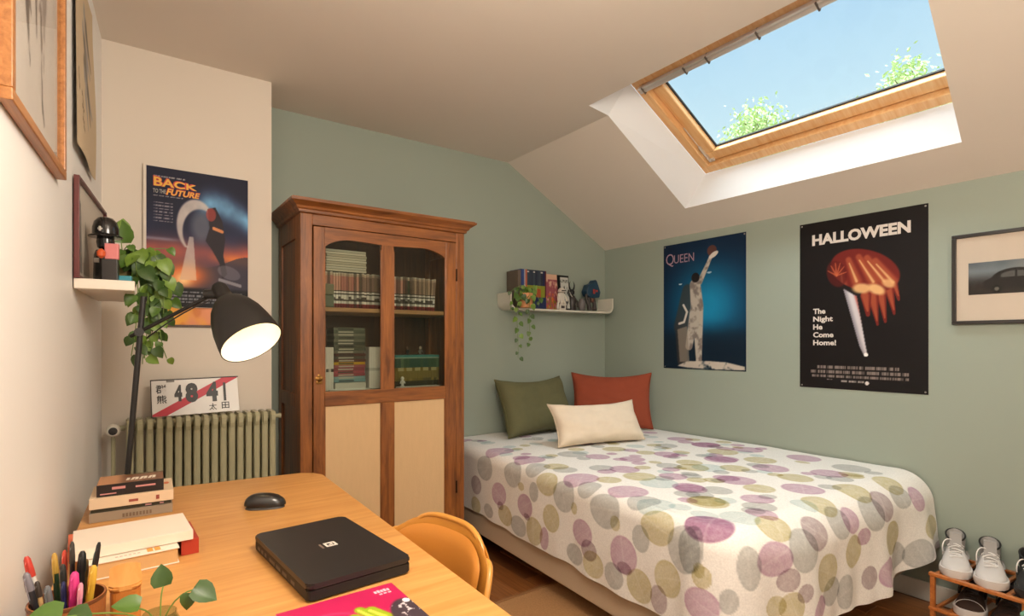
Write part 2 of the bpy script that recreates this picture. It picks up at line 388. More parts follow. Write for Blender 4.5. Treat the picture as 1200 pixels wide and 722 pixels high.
# ================================================================== BED
m_fab = mat('beige bed base fabric', (196,176,150), .9, noise=.06, nscale=200, bump=.3, bscale=500)
bed = thing('bed', 'double bed with beige upholstered base under the leaf disc bedspread', 'bed', (2.4, 2.1, 0))
def bb(x0, x1, y0, y1, z0, z1, **k):
    b_ = B(); box(b_, x0-2.4, x1-2.4, y0-2.1, y1-2.1, z0, z1, **k); return b_
b_ = B(); vs = prism(b_, [(1.735-2.4,3.15-2.1),(1.615-2.4,1.07-2.1),(3.15-2.4,1.07-2.1),(3.15-2.4,3.15-2.1)], .115, .345, 'z'); 
bmesh.ops.bevel(b_, geom=list(b_.edges), offset=.012, segments=2, affect='EDGES'); obj('base', b_, m_fab, bed)
b_ = B(); prism(b_, [(1.745-2.4,3.15-2.1),(1.635-2.4,1.10-2.1),(3.15-2.4,1.10-2.1),(3.15-2.4,3.15-2.1)], .346, .600, 'z')
bmesh.ops.bevel(b_, geom=list(b_.edges), offset=.03, segments=3, affect='EDGES'); obj('mattress', b_, mat('mattress ticking', (226,222,214), .9), bed)
for x, y in ((1.80,3.0),(1.72,1.2),(3.05,3.0),(3.05,1.2)):
    b_ = B(); lathe(b_, [(.022,.013),(.028,.115)], 16, Matrix.Translation((x-2.4,y-2.1,0))); obj('leg', b_, mat('dark bed leg', (40,28,20), .5), bed)

SPOTS = [
    (1.78,2.63,0.62,0.085,0.085,'p','T'), (1.68,2.66,0.53,0.093,0.074,'g','L'), (1.66,2.36,0.56,0.087,0.077,'g','L'), (1.68,2.76,0.41,0.07,0.056,'d','L'),
    (1.67,2.49,0.42,0.075,0.062,'p','L'), (1.64,2.05,0.58,0.086,0.066,'y','L'), (1.64,2.15,0.51,0.043,0.051,'g','L'), (1.63,1.91,0.55,0.081,0.079,'g','L'),
    (1.65,2.23,0.42,0.074,0.061,'p','L'), (1.64,2.0,0.42,0.067,0.065,'y','L'), (1.66,2.42,0.32,0.072,0.056,'y','L'), (1.65,2.29,0.3,0.075,0.054,'g','L'),
    (1.64,2.14,0.32,0.076,0.068,'y','L'), (1.64,2.05,0.31,0.036,0.054,'p','L'), (1.73,1.88,0.62,0.085,0.085,'p','T'), (1.67,1.77,0.62,0.06,0.06,'g','T'),
    (1.78,2.34,0.62,0.085,0.085,'p','T'), (1.71,2.19,0.62,0.071,0.071,'g','T'), (1.61,1.63,0.56,0.095,0.082,'g','L'), (1.61,1.56,0.52,0.03,0.031,'y','L'),
    (1.62,1.77,0.42,0.071,0.059,'p','L'), (1.62,1.72,0.36,0.052,0.044,'d','L'), (1.62,1.82,0.31,0.061,0.046,'g','L'), (1.62,1.69,0.31,0.067,0.055,'y','L'),
    (1.61,1.51,0.41,0.073,0.074,'p','L'), (1.61,1.5,0.36,0.039,0.024,'d','L'), (1.61,1.56,0.31,0.056,0.052,'g','L'), (1.6,1.42,0.5,0.046,0.053,'g','L'),
    (1.6,1.34,0.57,0.083,0.069,'y','L'), (1.59,1.21,0.53,0.074,0.084,'g','L'), (1.59,1.28,0.4,0.065,0.065,'y','L'), (1.6,1.42,0.32,0.068,0.063,'y','L'),
    (1.59,1.32,0.31,0.042,0.051,'d','L'), (1.58,1.13,0.37,0.064,0.055,'p','L'), (1.74,1.6,0.62,0.085,0.085,'p','T'), (1.69,1.47,0.62,0.067,0.067,'g','T'),
    (1.65,1.15,0.62,0.085,0.085,'p','T'), (1.58,1.04,0.61,0.071,0.039,'g','L'), (1.58,1.14,0.48,0.021,0.026,'y','L'), (1.58,1.04,0.4,0.039,0.056,'g','L'),
    (1.67,2.6,0.3,0.06,0.039,'g','L'), (1.68,2.76,0.29,0.065,0.051,'y','L'), (1.66,2.47,0.36,0.03,0.024,'d','L'), (1.65,2.27,0.51,0.03,0.022,'y','L'),
    (1.65,2.21,0.37,0.032,0.017,'d','L'), (1.63,1.83,0.51,0.022,0.027,'y','L'), (2.91,2.04,0.62,0.085,0.085,'p','T'), (2.64,1.75,0.62,0.085,0.085,'p','T'),
    (2.1,1.65,0.62,0.065,0.065,'p','T'), (1.99,1.47,0.62,0.068,0.068,'p','T'), (2.28,1.49,0.62,0.06,0.06,'p','T'), (2.49,2.0,0.62,0.071,0.071,'p','T'),
    (2.02,1.88,0.62,0.074,0.074,'p','T'), (2.23,2.02,0.62,0.069,0.069,'p','T'), (1.97,1.74,0.62,0.077,0.077,'y','T'), (1.95,1.61,0.62,0.085,0.085,'t','T'),
    (1.89,1.32,0.62,0.07,0.07,'y','T'), (1.91,1.43,0.62,0.053,0.053,'g','T'), (2.06,1.39,0.62,0.063,0.063,'g','T'), (2.26,1.8,0.62,0.064,0.064,'g','T'),
    (2.41,1.79,0.62,0.067,0.067,'y','T'), (2.06,2.31,0.62,0.085,0.085,'g','T'), (2.13,2.18,0.62,0.067,0.067,'p','T'), (2.36,2.28,0.62,0.069,0.069,'y','T'),
    (2.96,2.27,0.62,0.081,0.081,'p','T'), (2.7,2.17,0.62,0.065,0.065,'g','T'), (2.43,2.1,0.62,0.054,0.054,'y','T'), (2.39,1.66,0.62,0.081,0.081,'t','T'),
    (1.69,1.41,0.62,0.074,0.074,'t','T'), (1.79,2.13,0.62,0.064,0.064,'y','T'), (1.78,2.05,0.62,0.061,0.061,'g','T'), (1.95,1.97,0.62,0.062,0.062,'g','T'),
    (1.81,1.78,0.62,0.057,0.057,'y','T'), (2.92,2.05,0.62,0.085,0.085,'p','T'), (2.98,1.81,0.62,0.085,0.085,'p','T'), (2.61,1.74,0.62,0.085,0.085,'p','T'),
    (2.33,1.71,0.62,0.078,0.078,'y','T'), (2.81,1.86,0.62,0.085,0.085,'y','T'), (3.03,1.51,0.62,0.085,0.085,'p','T'), (2.49,1.58,0.62,0.071,0.071,'y','T'),
    (2.28,1.44,0.62,0.085,0.085,'p','T'), (2.64,1.48,0.62,0.085,0.085,'p','T'), (2.77,1.61,0.62,0.082,0.082,'y','T'), (2.0,1.49,0.62,0.069,0.069,'p','T'),
    (1.88,1.31,0.62,0.081,0.081,'y','T'), (1.94,1.39,0.62,0.056,0.056,'g','T'), (2.08,1.22,0.62,0.064,0.064,'p','T'), (1.99,1.16,0.62,0.063,0.063,'g','T'),
    (2.55,1.31,0.62,0.077,0.077,'y','T'), (2.38,1.19,0.62,0.085,0.085,'p','T'), (2.77,1.26,0.62,0.081,0.081,'p','T'), (2.7,1.18,0.62,0.056,0.056,'g','T'),
    (2.98,1.25,0.62,0.085,0.085,'g','T'), (2.23,1.3,0.62,0.065,0.065,'y','T'), (1.66,1.15,0.62,0.085,0.085,'p','T'), (1.58,1.03,0.61,0.07,0.041,'g','L'),
    (1.87,1.01,0.62,0.085,0.085,'y','T'), (2.25,1.05,0.62,0.075,0.075,'y','T'), (2.56,1.06,0.62,0.085,0.085,'y','T'), (1.81,1.13,0.62,0.07,0.07,'t','T'),
    (2.17,1.08,0.62,0.051,0.051,'t','T'), (1.59,1.18,0.54,0.052,0.084,'g','L'), (1.55,0.96,0.5,0.089,0.075,'g','F'), (1.79,0.96,0.52,0.09,0.062,'p','F'),
    (1.68,0.97,0.51,0.051,0.088,'g','F'), (1.47,0.96,0.47,0.051,0.047,'g','F'), (1.96,0.96,0.52,0.095,0.076,'g','F'), (2.07,0.96,0.56,0.08,0.068,'d','F'),
    (1.85,0.96,0.44,0.056,0.039,'d','F'), (1.86,0.96,0.35,0.057,0.049,'y','F'), (2.26,0.97,0.56,0.077,0.066,'g','F'), (2.35,0.96,0.55,0.063,0.053,'p','F'),
    (2.12,0.96,0.4,0.088,0.069,'y','F'), (2.04,0.96,0.29,0.074,0.046,'p','F'), (2.16,0.96,0.32,0.068,0.053,'g','F'), (2.27,0.97,0.29,0.06,0.066,'g','F'),
    (2.34,0.96,0.43,0.069,0.065,'y','F'), (2.54,0.96,0.55,0.097,0.077,'g','F'), (2.66,0.96,0.56,0.088,0.073,'d','F'), (2.86,1.02,0.62,0.085,0.085,'y','T'),
    (2.7,0.97,0.41,0.097,0.071,'y','F'), (2.85,0.97,0.56,0.081,0.051,'g','F'), (2.98,0.97,0.53,0.062,0.053,'p','F'), (3.07,0.96,0.39,0.089,0.054,'y','F'),
    (2.61,0.97,0.29,0.093,0.06,'p','F'), (2.77,0.97,0.31,0.078,0.063,'g','F'), (2.93,0.96,0.3,0.101,0.065,'g','F'), (3.16,0.96,0.27,0.112,0.041,'d','F'),
    (2.46,0.96,0.3,0.053,0.046,'d','F'), (2.43,0.96,0.47,0.052,0.034,'p','F'), (1.79,0.96,0.36,0.045,0.038,'y','F'), (1.58,1.13,0.46,0.035,0.039,'y','L'),
    (1.93,0.96,0.38,0.049,0.03,'d','F'),
]

def spread_color(P):
    x, y, z = P[..., 0], P[..., 1], P[..., 2]
    col = np.ones(P.shape)*np.array([.83,.81,.77])
    n1 = fbm(x*1+z*.7+7, y*1+z*.9+3, 60, 5)
    mul = {'p': (.56,.34,.50), 'y': (.60,.54,.28), 'g': (.50,.52,.52), 'd': (.44,.34,.38), 't': (.62,.74,.76)}
    def disc(cx, cy, cz, r1, r2, t, s, k):
        nonlocal col
        if s == 'T': ax, ay, az = r1, r2, .06
        elif s == 'L': ax, ay, az = .07, r1, r2
        else: ax, ay, az = r1, .09, r2
        d = np.sqrt(((x-cx)/ax)**2+((y-cy)/ay)**2+((z-cz)/az)**2)
        near = d < 1.15
        if not near.any(): return
        m_ = 1-sstep(.96, 1.03, d); rim = sstep(.80, 1.0, d)*m_
        if s == 'L': u_, v_ = (y-cy)/ay, (z-cz)/az
        elif s == 'F': u_, v_ = (x-cx)/ax, (z-cz)/az
        else: u_, v_ = (y-cy)/ay, (x-cx)/ax
        a = k*1.3; uu = u_*math.cos(a)+v_*math.sin(a); vv = -u_*math.sin(a)+v_*math.cos(a)
        vein = np.maximum(1-np.abs(uu)*14, 0)+np.maximum(1-np.abs(((vv-np.abs(uu)*.8)*4.2) % 1-.5)*7, 0)*.5
        c = np.array(mul[t])
        st = (.74+.30*(n1-.5)+.10*rim-.16*np.clip(vein, 0, 1))*m_
        col = col*(1-np.clip(st, 0, 1)[..., None]*(1-c))
    for k, s in enumerate(SPOTS): disc(*s, k)
    rs = random.Random(3)
    for k in range(150):   # further leaf discs where the photograph shows small pale ones
        cx, cy = rs.uniform(1.7, 3.1), rs.uniform(1.1, 3.1)
        if all(math.hypot(cx-s[0], cy-s[1]) > .062 for s in SPOTS if s[6] == 'T'):
            r = rs.uniform(.03,.052); disc(cx, cy, .62, r, r*rs.uniform(.8,1.2), rs.choice('gytp'), 'T', k)
    return col
ZT = .622
def perim(n1, n2, n3):
    """left side, rounded corner, foot: points and outward normals"""
    pts, nrm = [], []
    xl = lambda y: 1.725+(y-3.165)*.068
    nl = Vector((-1, .068)).normalized(); rc = .09; rr = .07
    yf = 1.10
    y0 = yf+rc+rc*math.sin(.068)
    for i in range(n1): y = 3.165+(y0-3.165)*i/n1; pts.append((xl(y)+rr, y)); nrm.append(tuple(nl))
    cx, cy = xl(y0)+rr-rc*math.cos(PI-.068), y0-rc*math.sin(PI-.068)
    for i in range(n2):
        a = PI-.068+(PI/2+.068)*i/n2; pts.append((cx+rc*math.cos(a), cy+rc*math.sin(a))); nrm.append((math.cos(a), math.sin(a)))
    for i in range(n3+1): x = cx+(3.165-cx)*i/n3; pts.append((x, yf)); nrm.append((0, -1))
    return np.array(pts), np.array(nrm)
n1, n2, n3 = 460, 50, 330
pp, nn = perim(n1, n2, n3)
N = len(pp); ar = np.concatenate([[0], np.cumsum(np.hypot(*np.diff(pp, axis=0).T))])
tfoot = sstep(ar[n1]-.05, ar[n1+n2]+.15, ar)                      # 0 on the left side, 1 on the foot
R_ = .065+.065*tfoot
drop = .372+.045*tfoot-.075*sstep(ar[-1]-.5, ar[-1], ar)+.005*np.sin(ar*9)+.003*np.sin(ar*23)
nq = 115; qq = np.linspace(0, 1, nq)[:, None]
a_end = R_*PI/2; Ltot = a_end+(drop-R_); L_ = qq*Ltot[None]
ang = np.clip(L_/R_, 0, PI/2); off = R_*np.sin(ang); dz = R_*(1-np.cos(ang))+np.maximum(L_-a_end, 0)
k_ = np.clip((dz)/.4, 0, 1)
fold = tfoot*(.020*np.sin(ar*11+.6+.8*L_)+.012*np.sin(ar*19+2.1-L_)+.004*np.sin(ar*43))*k_**1.3 + (1-tfoot)*(.004*np.sin(ar*13)+.003*np.sin(ar*31+1))*k_
fold += .020*np.exp(-((ar-ar[n1+n2//2])/.12)**2)*k_ + .05*np.exp(-((ar-ar[-1]+.16)/.13)**2)*k_*tfoot
off = off+fold-.004+.012*k_
flat_fix = .0
px = pp[:, 0][None]+nn[:, 0][None]*off; py = pp[:, 1][None]+nn[:, 1][None]*off
wr = .004*(fbm(ar[None]*1+0*off, L_*2+1, 5, 9)-.5)*k_*2
px = np.minimum(px+wr*nn[:,0], 3.174); Ps = np.stack([px, py+wr*nn[:,1], ZT-dz-.0005], -1)
sp = thing('bedspread', 'white bedspread with mauve, olive and grey leaf discs over the double bed', 'bedspread', (2.4, 2.1, .62))
m_cloth = printed('bedspread cotton', .85, mottled=.10, bump=.25, bscale=420, mscale=160)
offs = np.array([2.4, 2.1, .62])
grid('side_drop', Ps-offs, spread_color(Ps), m_cloth, sp)
# top
ny_, nx_ = 430, 300
ys = np.concatenate([np.linspace(3.165, 1.19, 390), np.linspace(1.188, 1.10, 40)])
xl = np.interp(-ys, -pp[:n1+n2+1, 1], pp[:n1+n2+1, 0])
uu = np.linspace(0, 1, nx_)[None]; X = xl[:, None]+(3.168-xl[:, None])*uu; Y = np.repeat(ys[:, None], nx_, 1)
edge = np.clip(np.minimum(np.minimum((X-xl[:, None])/.12, (Y-1.10)/.12), 1), 0, 1)
Z = ZT+edge*(.010*(fbm(X+5, Y+5, 2.2, 3)-.45)+.004*(fbm(X, Y, 9, 4)-.5))-.02*sstep(3.0,3.165,Y)*0
Pt = np.stack([X, Y, Z], -1)
grid('top_cover', Pt-offs, spread_color(Pt), m_cloth, sp)
sp['label'] = sp['label']

# ------------------------------------------------------------------ pillows
def pillow(name, label, bl, br, up, height, th, m, piping=None, seed=0):
    bl, br = Vector(bl), Vector(br); x = (br-bl); wdt = x.length; x.normalize(); up = Vector(up).normalized(); up = (up-x*up.dot(x)).normalized(); nrm = x.cross(up)
    M = Matrix(((x.x, -nrm.x, up.x, bl.x),(x.y, -nrm.y, up.y, bl.y),(x.z, -nrm.z, up.z, bl.z),(0,0,0,1)))
    r = thing(name, label, 'pillow'); r.matrix_world = M
    n = 44; U, V = np.meshgrid(np.linspace(-1, 1, n), np.linspace(-1, 1, n)); out = []
    rs = np.random.RandomState(seed)
    for s in (-1, 1):
        pinch = 1-.085*(1-U**2)*np.abs(V)**3; pinx = 1-.085*(1-V**2)*np.abs(U)**3
        X_ = wdt/2+U*wdt/2*pinx; Z_ = height/2+V*height/2*pinch
        prof = ((1-U**4)*(1-V**4))**.5
        t_ = th/2*prof*(1+.45*(fbm(U+3, V+3, 1.7, seed)-.5)); Z_ = Z_-.020*(1-U**2)*(V > 0)*V**2
        wr = .011*np.sin((U*V)*9+seed)*prof*(np.abs(U*V))+.003*np.sin(U*14+V*5+seed)*prof*V**2
        out.append(np.stack([X_, s*(t_+wr), Z_], -1))
    bm = B()
    fr = [[bm.verts.new(out[0][j, i]) for i in range(n)] for j in range(n)]
    bk = [[(fr[j][i] if i in (0, n-1) or j in (0, n-1) else bm.verts.new(out[1][j, i])) for i in range(n)] for j in range(n)]
    for j in range(n-1):
        for i in range(n-1):
            bm.faces.new((fr[j][i], fr[j][i+1], fr[j+1][i+1], fr[j+1][i])); bm.faces.new((bk[j][i], bk[j+1][i], bk[j+1][i+1], bk[j][i+1]))
    obj('cover', bm, m, r, smooth=True, auto=False)
    if piping:
        loop = [out[0][0, i] for i in range(n)]+[out[0][j, n-1] for j in range(1, n)]+[out[0][n-1, i] for i in range(n-2, -1, -1)]+[out[0][j, 0] for j in range(n-2, -1, -1)]
        b2 = B(); tube(b2, loop, .0035, 6); obj('piping', b2, piping, r, smooth=True)
    return r
pillow('pillow', 'large olive green pillow leaning on the back wall at the left', (2.035,2.90,.632), (2.66,2.965,.632), (.0,.16,.40), .40, .17,
       mat('olive linen', (100,98,66), .9, noise=.08, nscale=30, bump=.35, bscale=420), mat('olive piping', (94,92,54), .9), 2)
pillow('pillow', 'rust red pillow in the corner behind the cream pillow', (2.66,2.995,.632), (3.095,2.605,.632), (-.02,.15,.40), .41, .11,
       mat('rust linen', (146,66,40), .9, noise=.07, nscale=30, bump=.35, bscale=420), mat('rust piping', (146,66,38), .9), 5)
pillow('pillow', 'cream rectangular pillow with ribbed weave in front of the other two', (2.09,2.47,.634), (2.72,2.355,.634), (.03,.15,.27), .275, .14,
       mat('cream linen', (222,206,184), .9, noise=.06, nscale=25, bump=.45, bscale=350), mat('cream piping', (206,188,164), .9), 8)

# ================================================================== CABINET
wz = wood('antique pine', (106,59,23), (170,104,48), .42, scale=4, axis='z', coat=.25, ring=9)
wx = wood('antique pine across', (106,59,23), (170,104,48), .42, scale=4, axis='x', coat=.25, ring=9)
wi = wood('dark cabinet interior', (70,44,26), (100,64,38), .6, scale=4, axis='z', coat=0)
CX0, CX1, CF, CB = .688, 1.593, 2.714, 3.160
CZ = 1.875
cab = thing('cabinet', 'tall antique pine cabinet with glazed upper door and cream lower panels', 'cabinet', (CX0, CF, 0))
def cp(name, boxes, m, parent=cab, bev=.003):
    b_ = B()
    for x0, x1, y0, y1, z0, z1 in boxes: box(b_, x0-CX0, x1-CX0, y0-CF, y1-CF, z0, z1, bev=bev)
    return obj(name, b_, m, parent)
for x0, x1 in ((CX0, .744), (1.540, CX1)): cp('corner_post', [(x0, x1, CF, CF+.045, .0, CZ)], wz)
for x0, x1 in ((CX0, CX0+.03), (CX1-.03, CX1)):
    s_ = cp('side_panel', [(x0+.010, x1-.010, CF+.045, CB, .06, CZ-.02)], wz)
    cp('side_rail', [(x0, x1, CF+.045, CF+.10, .05, CZ), (x0, x1, CB-.06, CB, 0, CZ), (x0, x1, CF+.10, CB-.06, CZ-.11, CZ), (x0, x1, CF+.10, CB-.06, .05, .16), (x0, x1, CF+.10, CB-.06, .93, 1.0)], wz, s_)
cp('top_rail', [(.744, 1.540, CF, CF+.03, 1.822, CZ)], wx)
cp('plinth', [(.744, 1.540, CF, CF+.03, .02, .085)], wx)
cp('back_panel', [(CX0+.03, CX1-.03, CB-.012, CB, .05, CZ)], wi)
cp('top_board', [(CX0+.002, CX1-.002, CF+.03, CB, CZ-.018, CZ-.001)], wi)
cp('shelf', [(CX0+.031, CX1-.031, CF+.05, CB-.013, 1.408, 1.430)], wood('pale shelf pine', (176,130,84), (206,160,110), .5, axis='x'))
cp('shelf', [(CX0+.031, CX1-.031, CF+.05, CB-.013, .975, .995)], wood('pale shelf pine', (176,130,84), (206,160,110), .5, axis='x'))
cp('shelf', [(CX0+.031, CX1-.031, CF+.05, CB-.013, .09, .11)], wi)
# cornice: stepped and coved profile swept round front and sides
prof = [(0,0),(.010,.004),(.012,.016),(.020,.020),(.024,.030),(.040,.042),(.052,.050),(.054,.060),(.046,.062),(.046,.066),(.0,.066)]
b_ = B()
def corner_ring(o_, z_): return [(CX0-CX0-o_, CB-CF, CZ+z_), (CX0-CX0-o_, -o_, CZ+z_), (CX1-CX0+o_, -o_, CZ+z_), (CX1-CX0+o_, CB-CF, CZ+z_)]
rings = [[b_.verts.new(p) for p in corner_ring(o_, z_)] for o_, z_ in prof]
for r0, r1 in zip(rings, rings[1:]):
    for i in range(3): b_.faces.new((r0[i], r0[i+1], r1[i+1], r1[i]))
    b_.faces.new((r0[3], r0[0], r1[0], r1[3]))
b_.faces.new(rings[0]); b_.faces.new(rings[-1])
obj('cornice', b_, wx, cab)
# door
DX0, DX1, DZ0, DZ1 = .748, 1.537, .088, 1.817
yd0, yd1 = CF-.006, CF+.020
door = cp('door', [(DX0, .801, yd0, yd1, DZ0, DZ1), (1.471, DX1, yd0, yd1, DZ0, DZ1)], wz)
cp('mullion', [(1.095, 1.161, yd0+.0016, yd1-.001, DZ0+.1, 1.77)], wz, door, .001)
cp('door_rail', [(.801, 1.471, yd0+.0008, yd1, .938, 1.010)], wx, door)
cp('door_rail', [(.801, 1.471, yd0+.0008, yd1, DZ0, DZ0+.11)], wx, door)
b_ = B()
pts = [(.801-CX0, DZ1), (1.471-CX0, DZ1), (1.471-CX0, 1.728)]
for x0, x1 in ((1.471, 1.161), (1.095, .801)):
    for i in range(13):
        t = i/12; x = x0+(x1-x0)*t
        o_ = t if x0 > 1.4 else 1-t
        z = 1.722+.044*(1-(1-min(o_*2.2,1))**2.2)-.012*max(o_-.5,0)
        pts.append((x-CX0, z))
pts.append((.801-CX0, 1.75))
prism(b_, pts, yd0+.001-CF, yd1-CF, 'y'); obj('arched_rail', b_, wx, door)
for x0, x1 in ((.801, 1.095), (1.161, 1.471)):
    cp('glass_pane', [(x0-.004, x1+.004, yd0+.012, yd0+.015, 1.005, 1.775)], glassmat('cabinet glass', (235,238,232), .9), door, 0)
    m_pan = mat('cream painted panel', (218,184,138), .6, noise=.05, nscale=9, bump=.25, bscale=70, stretch=(6,1,1))
    pn = cp('lower_panel', [(x0-.004, x1+.004, yd0+.010, yd0+.016, DZ0+.10, .942)], m_pan, door, .001)
    pn['label'] = 'cream painted lower panel of the door'
    cp('bead', [(x0, x0+.006, yd0+.004, yd0+.012, DZ0+.11, .938), (x1-.006, x1, yd0+.004, yd0+.012, DZ0+.11, .938), (x0, x0+.005, yd0+.003, yd0+.011, 1.01, 1.735), (x1-.005, x1, yd0+.003, yd0+.011, 1.01, 1.735)], wz, door, .001)
b_ = B(); mbr = mat('aged brass', (150,112,62), .35, metal=1)
for i in range(5):
    a = PI/2+i*2*PI/5
    lathe(b_, [(.001,0),(.009,.001),(.009,.004),(.001,.005)], 10, Matrix.Translation((.774-CX0+.012*math.cos(a), yd0-CF, 1.072+.017*math.sin(a)))@Matrix.Rotation(PI/2,4,'X'))
lathe(b_, [(.001,0),(.012,.001),(.012,.006),(.004,.010),(.004,.018),(.007,.022),(.001,.026)], 12, Matrix.Translation((.774-CX0, yd0-CF, 1.072))@Matrix.Rotation(PI/2,4,'X'))
kb = obj('escutcheon', b_, mbr, door); kb['label'] = 'ornate brass key escutcheon'
for hz in (1.60, .40): cp('hinge', [(1.534, 1.542, CF-.012, CF-.002, hz, hz+.07)], mat('iron hinge',(60,44,34),.5,metal=1), door, .002)

# ------------------------------------------------------------------ books in the cabinet
PR = printed('printed board', .55)
def standing(name, label, cat, x, y, z, w_, d_, h_, bands, group, lean=0, pages=None):
    o = colored_box(name, -w_/2, w_/2, 0, d_, 0, h_, bands, PR, None, (x, y, z), (0, lean, 0), pages, ('+z',) if pages else None)
    return tag(o, label, cat, group)
random.seed(11)
x = .842; g1 = 'slim pink and white volumes in a row on the upper cabinet shelf'
i = 0
while x < 1.462:
    w_ = .0138; t = random.random(); ext = random.random()
    pk = random.choice([(190,124,114),(206,150,134),(176,108,100),(196,136,118)]) if x < 1.02 or x > 1.20 and x < 1.28 else random.choice([(160,134,116),(176,148,128),(150,120,108)])
    if 1.285 < x < 1.31: pk = (70,76,60)
    bands = [(.10, (120,34,40)), (.13, (150,60,60)), (.20, (236,230,222)), (.24+.1*ext, (90,80,76)), (.38, (238,232,226)), (.42, (80,74,70)), (.47, (238,230,222)), (.50, (100,86,80)), (.90, pk), (.96, (196,170,150)), (1, (206,196,180))]
    f_ = random.choice((.62,.8,1,1,1.06)); bands = [(b0, tuple(min(255, int(v*f_)) for v in c0)) for b0, c0 in bands]
    h_ = .186+random.uniform(-.003,.0015); lean = 0
    if x > 1.43: lean = .06
    left = x < 1.13
    standing('book', 'slim pink, white and dark red volume in the upper row behind the left glass' if left else 'slim pink, white and dark red volume in the upper row behind the right glass',
             'book', x, CF+.105+random.uniform(-.002,.004), 1.431, w_-.0022, .115, h_, bands, g1, lean, (214,204,184)); x += w_; i += 1
z = 1.619; g2 = 'pale volumes lying in a pile on the upper row of the cabinet'
for k in range(9):
    c = random.choice([(214,206,190),(226,218,202),(200,192,176),(208,204,192)])
    o = colored_box('book', -.105, .105, 0, .13, 0, .0122, [(.12, (90,82,72)), (1, c)], PR, None, (.945+random.uniform(-.003,.003), CF+.10, z), None, (206,196,176), ('+x',))
    if k in (2,5,7):
        pass
    tag(o, 'pale thin volume lying flat in the pile at the top left behind the glass', 'book', g2); z += .0126
o = thing('tin', 'small grey green box at the left end of the upper cabinet shelf', 'box', (.838, CF+.070, 1.431))
b_ = B(); box(b_, -.028, .03, -.012, .015, 0, .062, bev=.006); obj('body', b_, mat('grey green tin', (92,104,84), .5), o)
b_ = B(); box(b_, -.028, .03, -.012, .015, .0625, .118, bev=.006); obj('lid', b_, mat('grey green lid', (120,118,92), .5), o)
# lower shelf
for sx0, n_, g3, lb in ((.838, 4, 'white slim volumes at the left of the lower cabinet shelf', 'white slim volume standing at the far left of the lower glazed shelf'),
                    (1.078, 6, 'white slim volumes right of the coloured pile', 'white slim volume standing right of the coloured pile on the lower shelf')):
    for k in range(n_):
        standing('book', lb, 'book', sx0+k*.0128, CF+.115, .996, .0118, .12, .232, [(.04,(120,110,104)),(.45,(236,232,226)),(.52,(70,66,64) if (k % 2 and n_ == 4) else (200,196,190)),(1,(240,234,228))], g3, 0, (210,202,186))
z = 1.045
o = thing('box', 'low white box under the coloured pile on the lower cabinet shelf', 'box', (.975, CF+.15, .996))
b_ = B(); box(b_, -.085, .08, -.035, .12, 0, .046, bev=.003); obj('body', b_, mat('white card', (214,212,204), .6), o)
cols = [(126,168,176),(140,176,180),(160,72,84),(176,80,96),(150,64,78),(170,90,100),(206,160,40),(104,60,54),(88,84,74),(96,56,52),(110,108,92),(84,90,76),(100,100,86),(70,76,66),(112,112,96),(92,98,84),(120,120,104),(86,94,80),(110,114,98)]
nm_ = ['pale blue','light blue','dusky red','rose','wine red','dusty pink','yellow','brown','grey','maroon','khaki','moss grey','olive grey','dark grey','sand grey','sage grey','light khaki','slate green','stone grey']
for k, c in enumerate(cols):
    o = thing('book', '%s thin volume in the coloured pile, %s' % (nm_[k], ('lowest' if k == 0 else 'topmost' if k == len(cols)-1 else 'between the %s and %s ones' % (nm_[k-1], nm_[k+1]))), 'book', (.968+random.uniform(-.003,.003), CF+.118, z), 0, 'coloured volumes in the lower cabinet pile')
    colored_box('cover', -.083, .083, 0, .12, 0, .0145, [(.1,tuple(int(v*.7) for v in c)),(1,c)], PR, o)
    b_ = B(); box(b_, -.06, .02, -.0012, -.0003, .004, .0105); obj('title_strip', b_, mat('pale spine print', (190,184,170), .6) if k % 3 else mat('dark spine print', (46,44,40), .6), o)
    z += .0150
# white tray in front
o = thing('tray', 'shallow white oval tray at the front of the lower glazed shelf', 'tray', (.955, CF+.072, .996))
b_ = B(); lathe(b_, [(.05,0),(.10,.002),(.112,.016),(.108,.017),(.096,.006),(.002,.005)], 32, Matrix.Diagonal((1,.30,1,1))); obj('dish', b_, mat('white porcelain', (228,230,226), .25, coat=.5), o, smooth=True)
# green and ochre row at right
x = 1.232; gg = 'green and ochre volumes in a row on the lower glazed shelf'
o = thing('box', 'low white box along the front of the right glazed bay', 'box', (1.36, CF+.08, .996))
b_ = B(); box(b_, -.14, .11, -.022, .03, 0, .014, bev=.003); obj('body', b_, mat('white card', (214,212,204), .6), o)
k = 0
while x < 1.50:
    c2 = random.choice([(120,104,44),(140,120,60),(112,100,52),(96,88,50)]); c3 = random.choice([(64,92,70),(50,84,72),(84,112,84)])
    standing('book', 'green topped ochre volume in the row behind the right glass', 'book', x, CF+.122, .996, .0158, .115, .186, [(.22,(58,54,38)),(.3,c2),(.52,(128,112,56)),(.62,(170,160,110) if k % 3 else c2),(.70,c3),(.9,c3),(.93,(150,170,150)),(1,(66,140,136))], gg, 0, (90,150,140))
    x += .017; k += 1
def mini_figure(label, x, y, z, s, c1, c2):
    t = thing('figurine', label, 'figurine', (x, y, z)); b_ = B()
    lathe(b_, [(.012*s,0),(.013*s,.003*s),(.006*s,.008*s),(.009*s,.02*s),(.011*s,.032*s),(.005*s,.038*s)], 14); tube(b_, [(-.010*s,0,.032*s),(-.015*s,-.004*s,.018*s)], .003*s, 6); tube(b_, [(.010*s,0,.032*s),(.015*s,-.004*s,.018*s)], .003*s, 6)
    obj('body', b_, mat('toy '+c1[0], c1[1], .4), t, smooth=True)
    b_ = B(); lathe(b_, [(.003*s,.036*s),(.009*s,.041*s),(.010*s,.048*s),(.007*s,.055*s),(.001*s,.058*s)], 14); obj('head', b_, mat('toy '+c2[0], c2[1], .4), t, smooth=True)
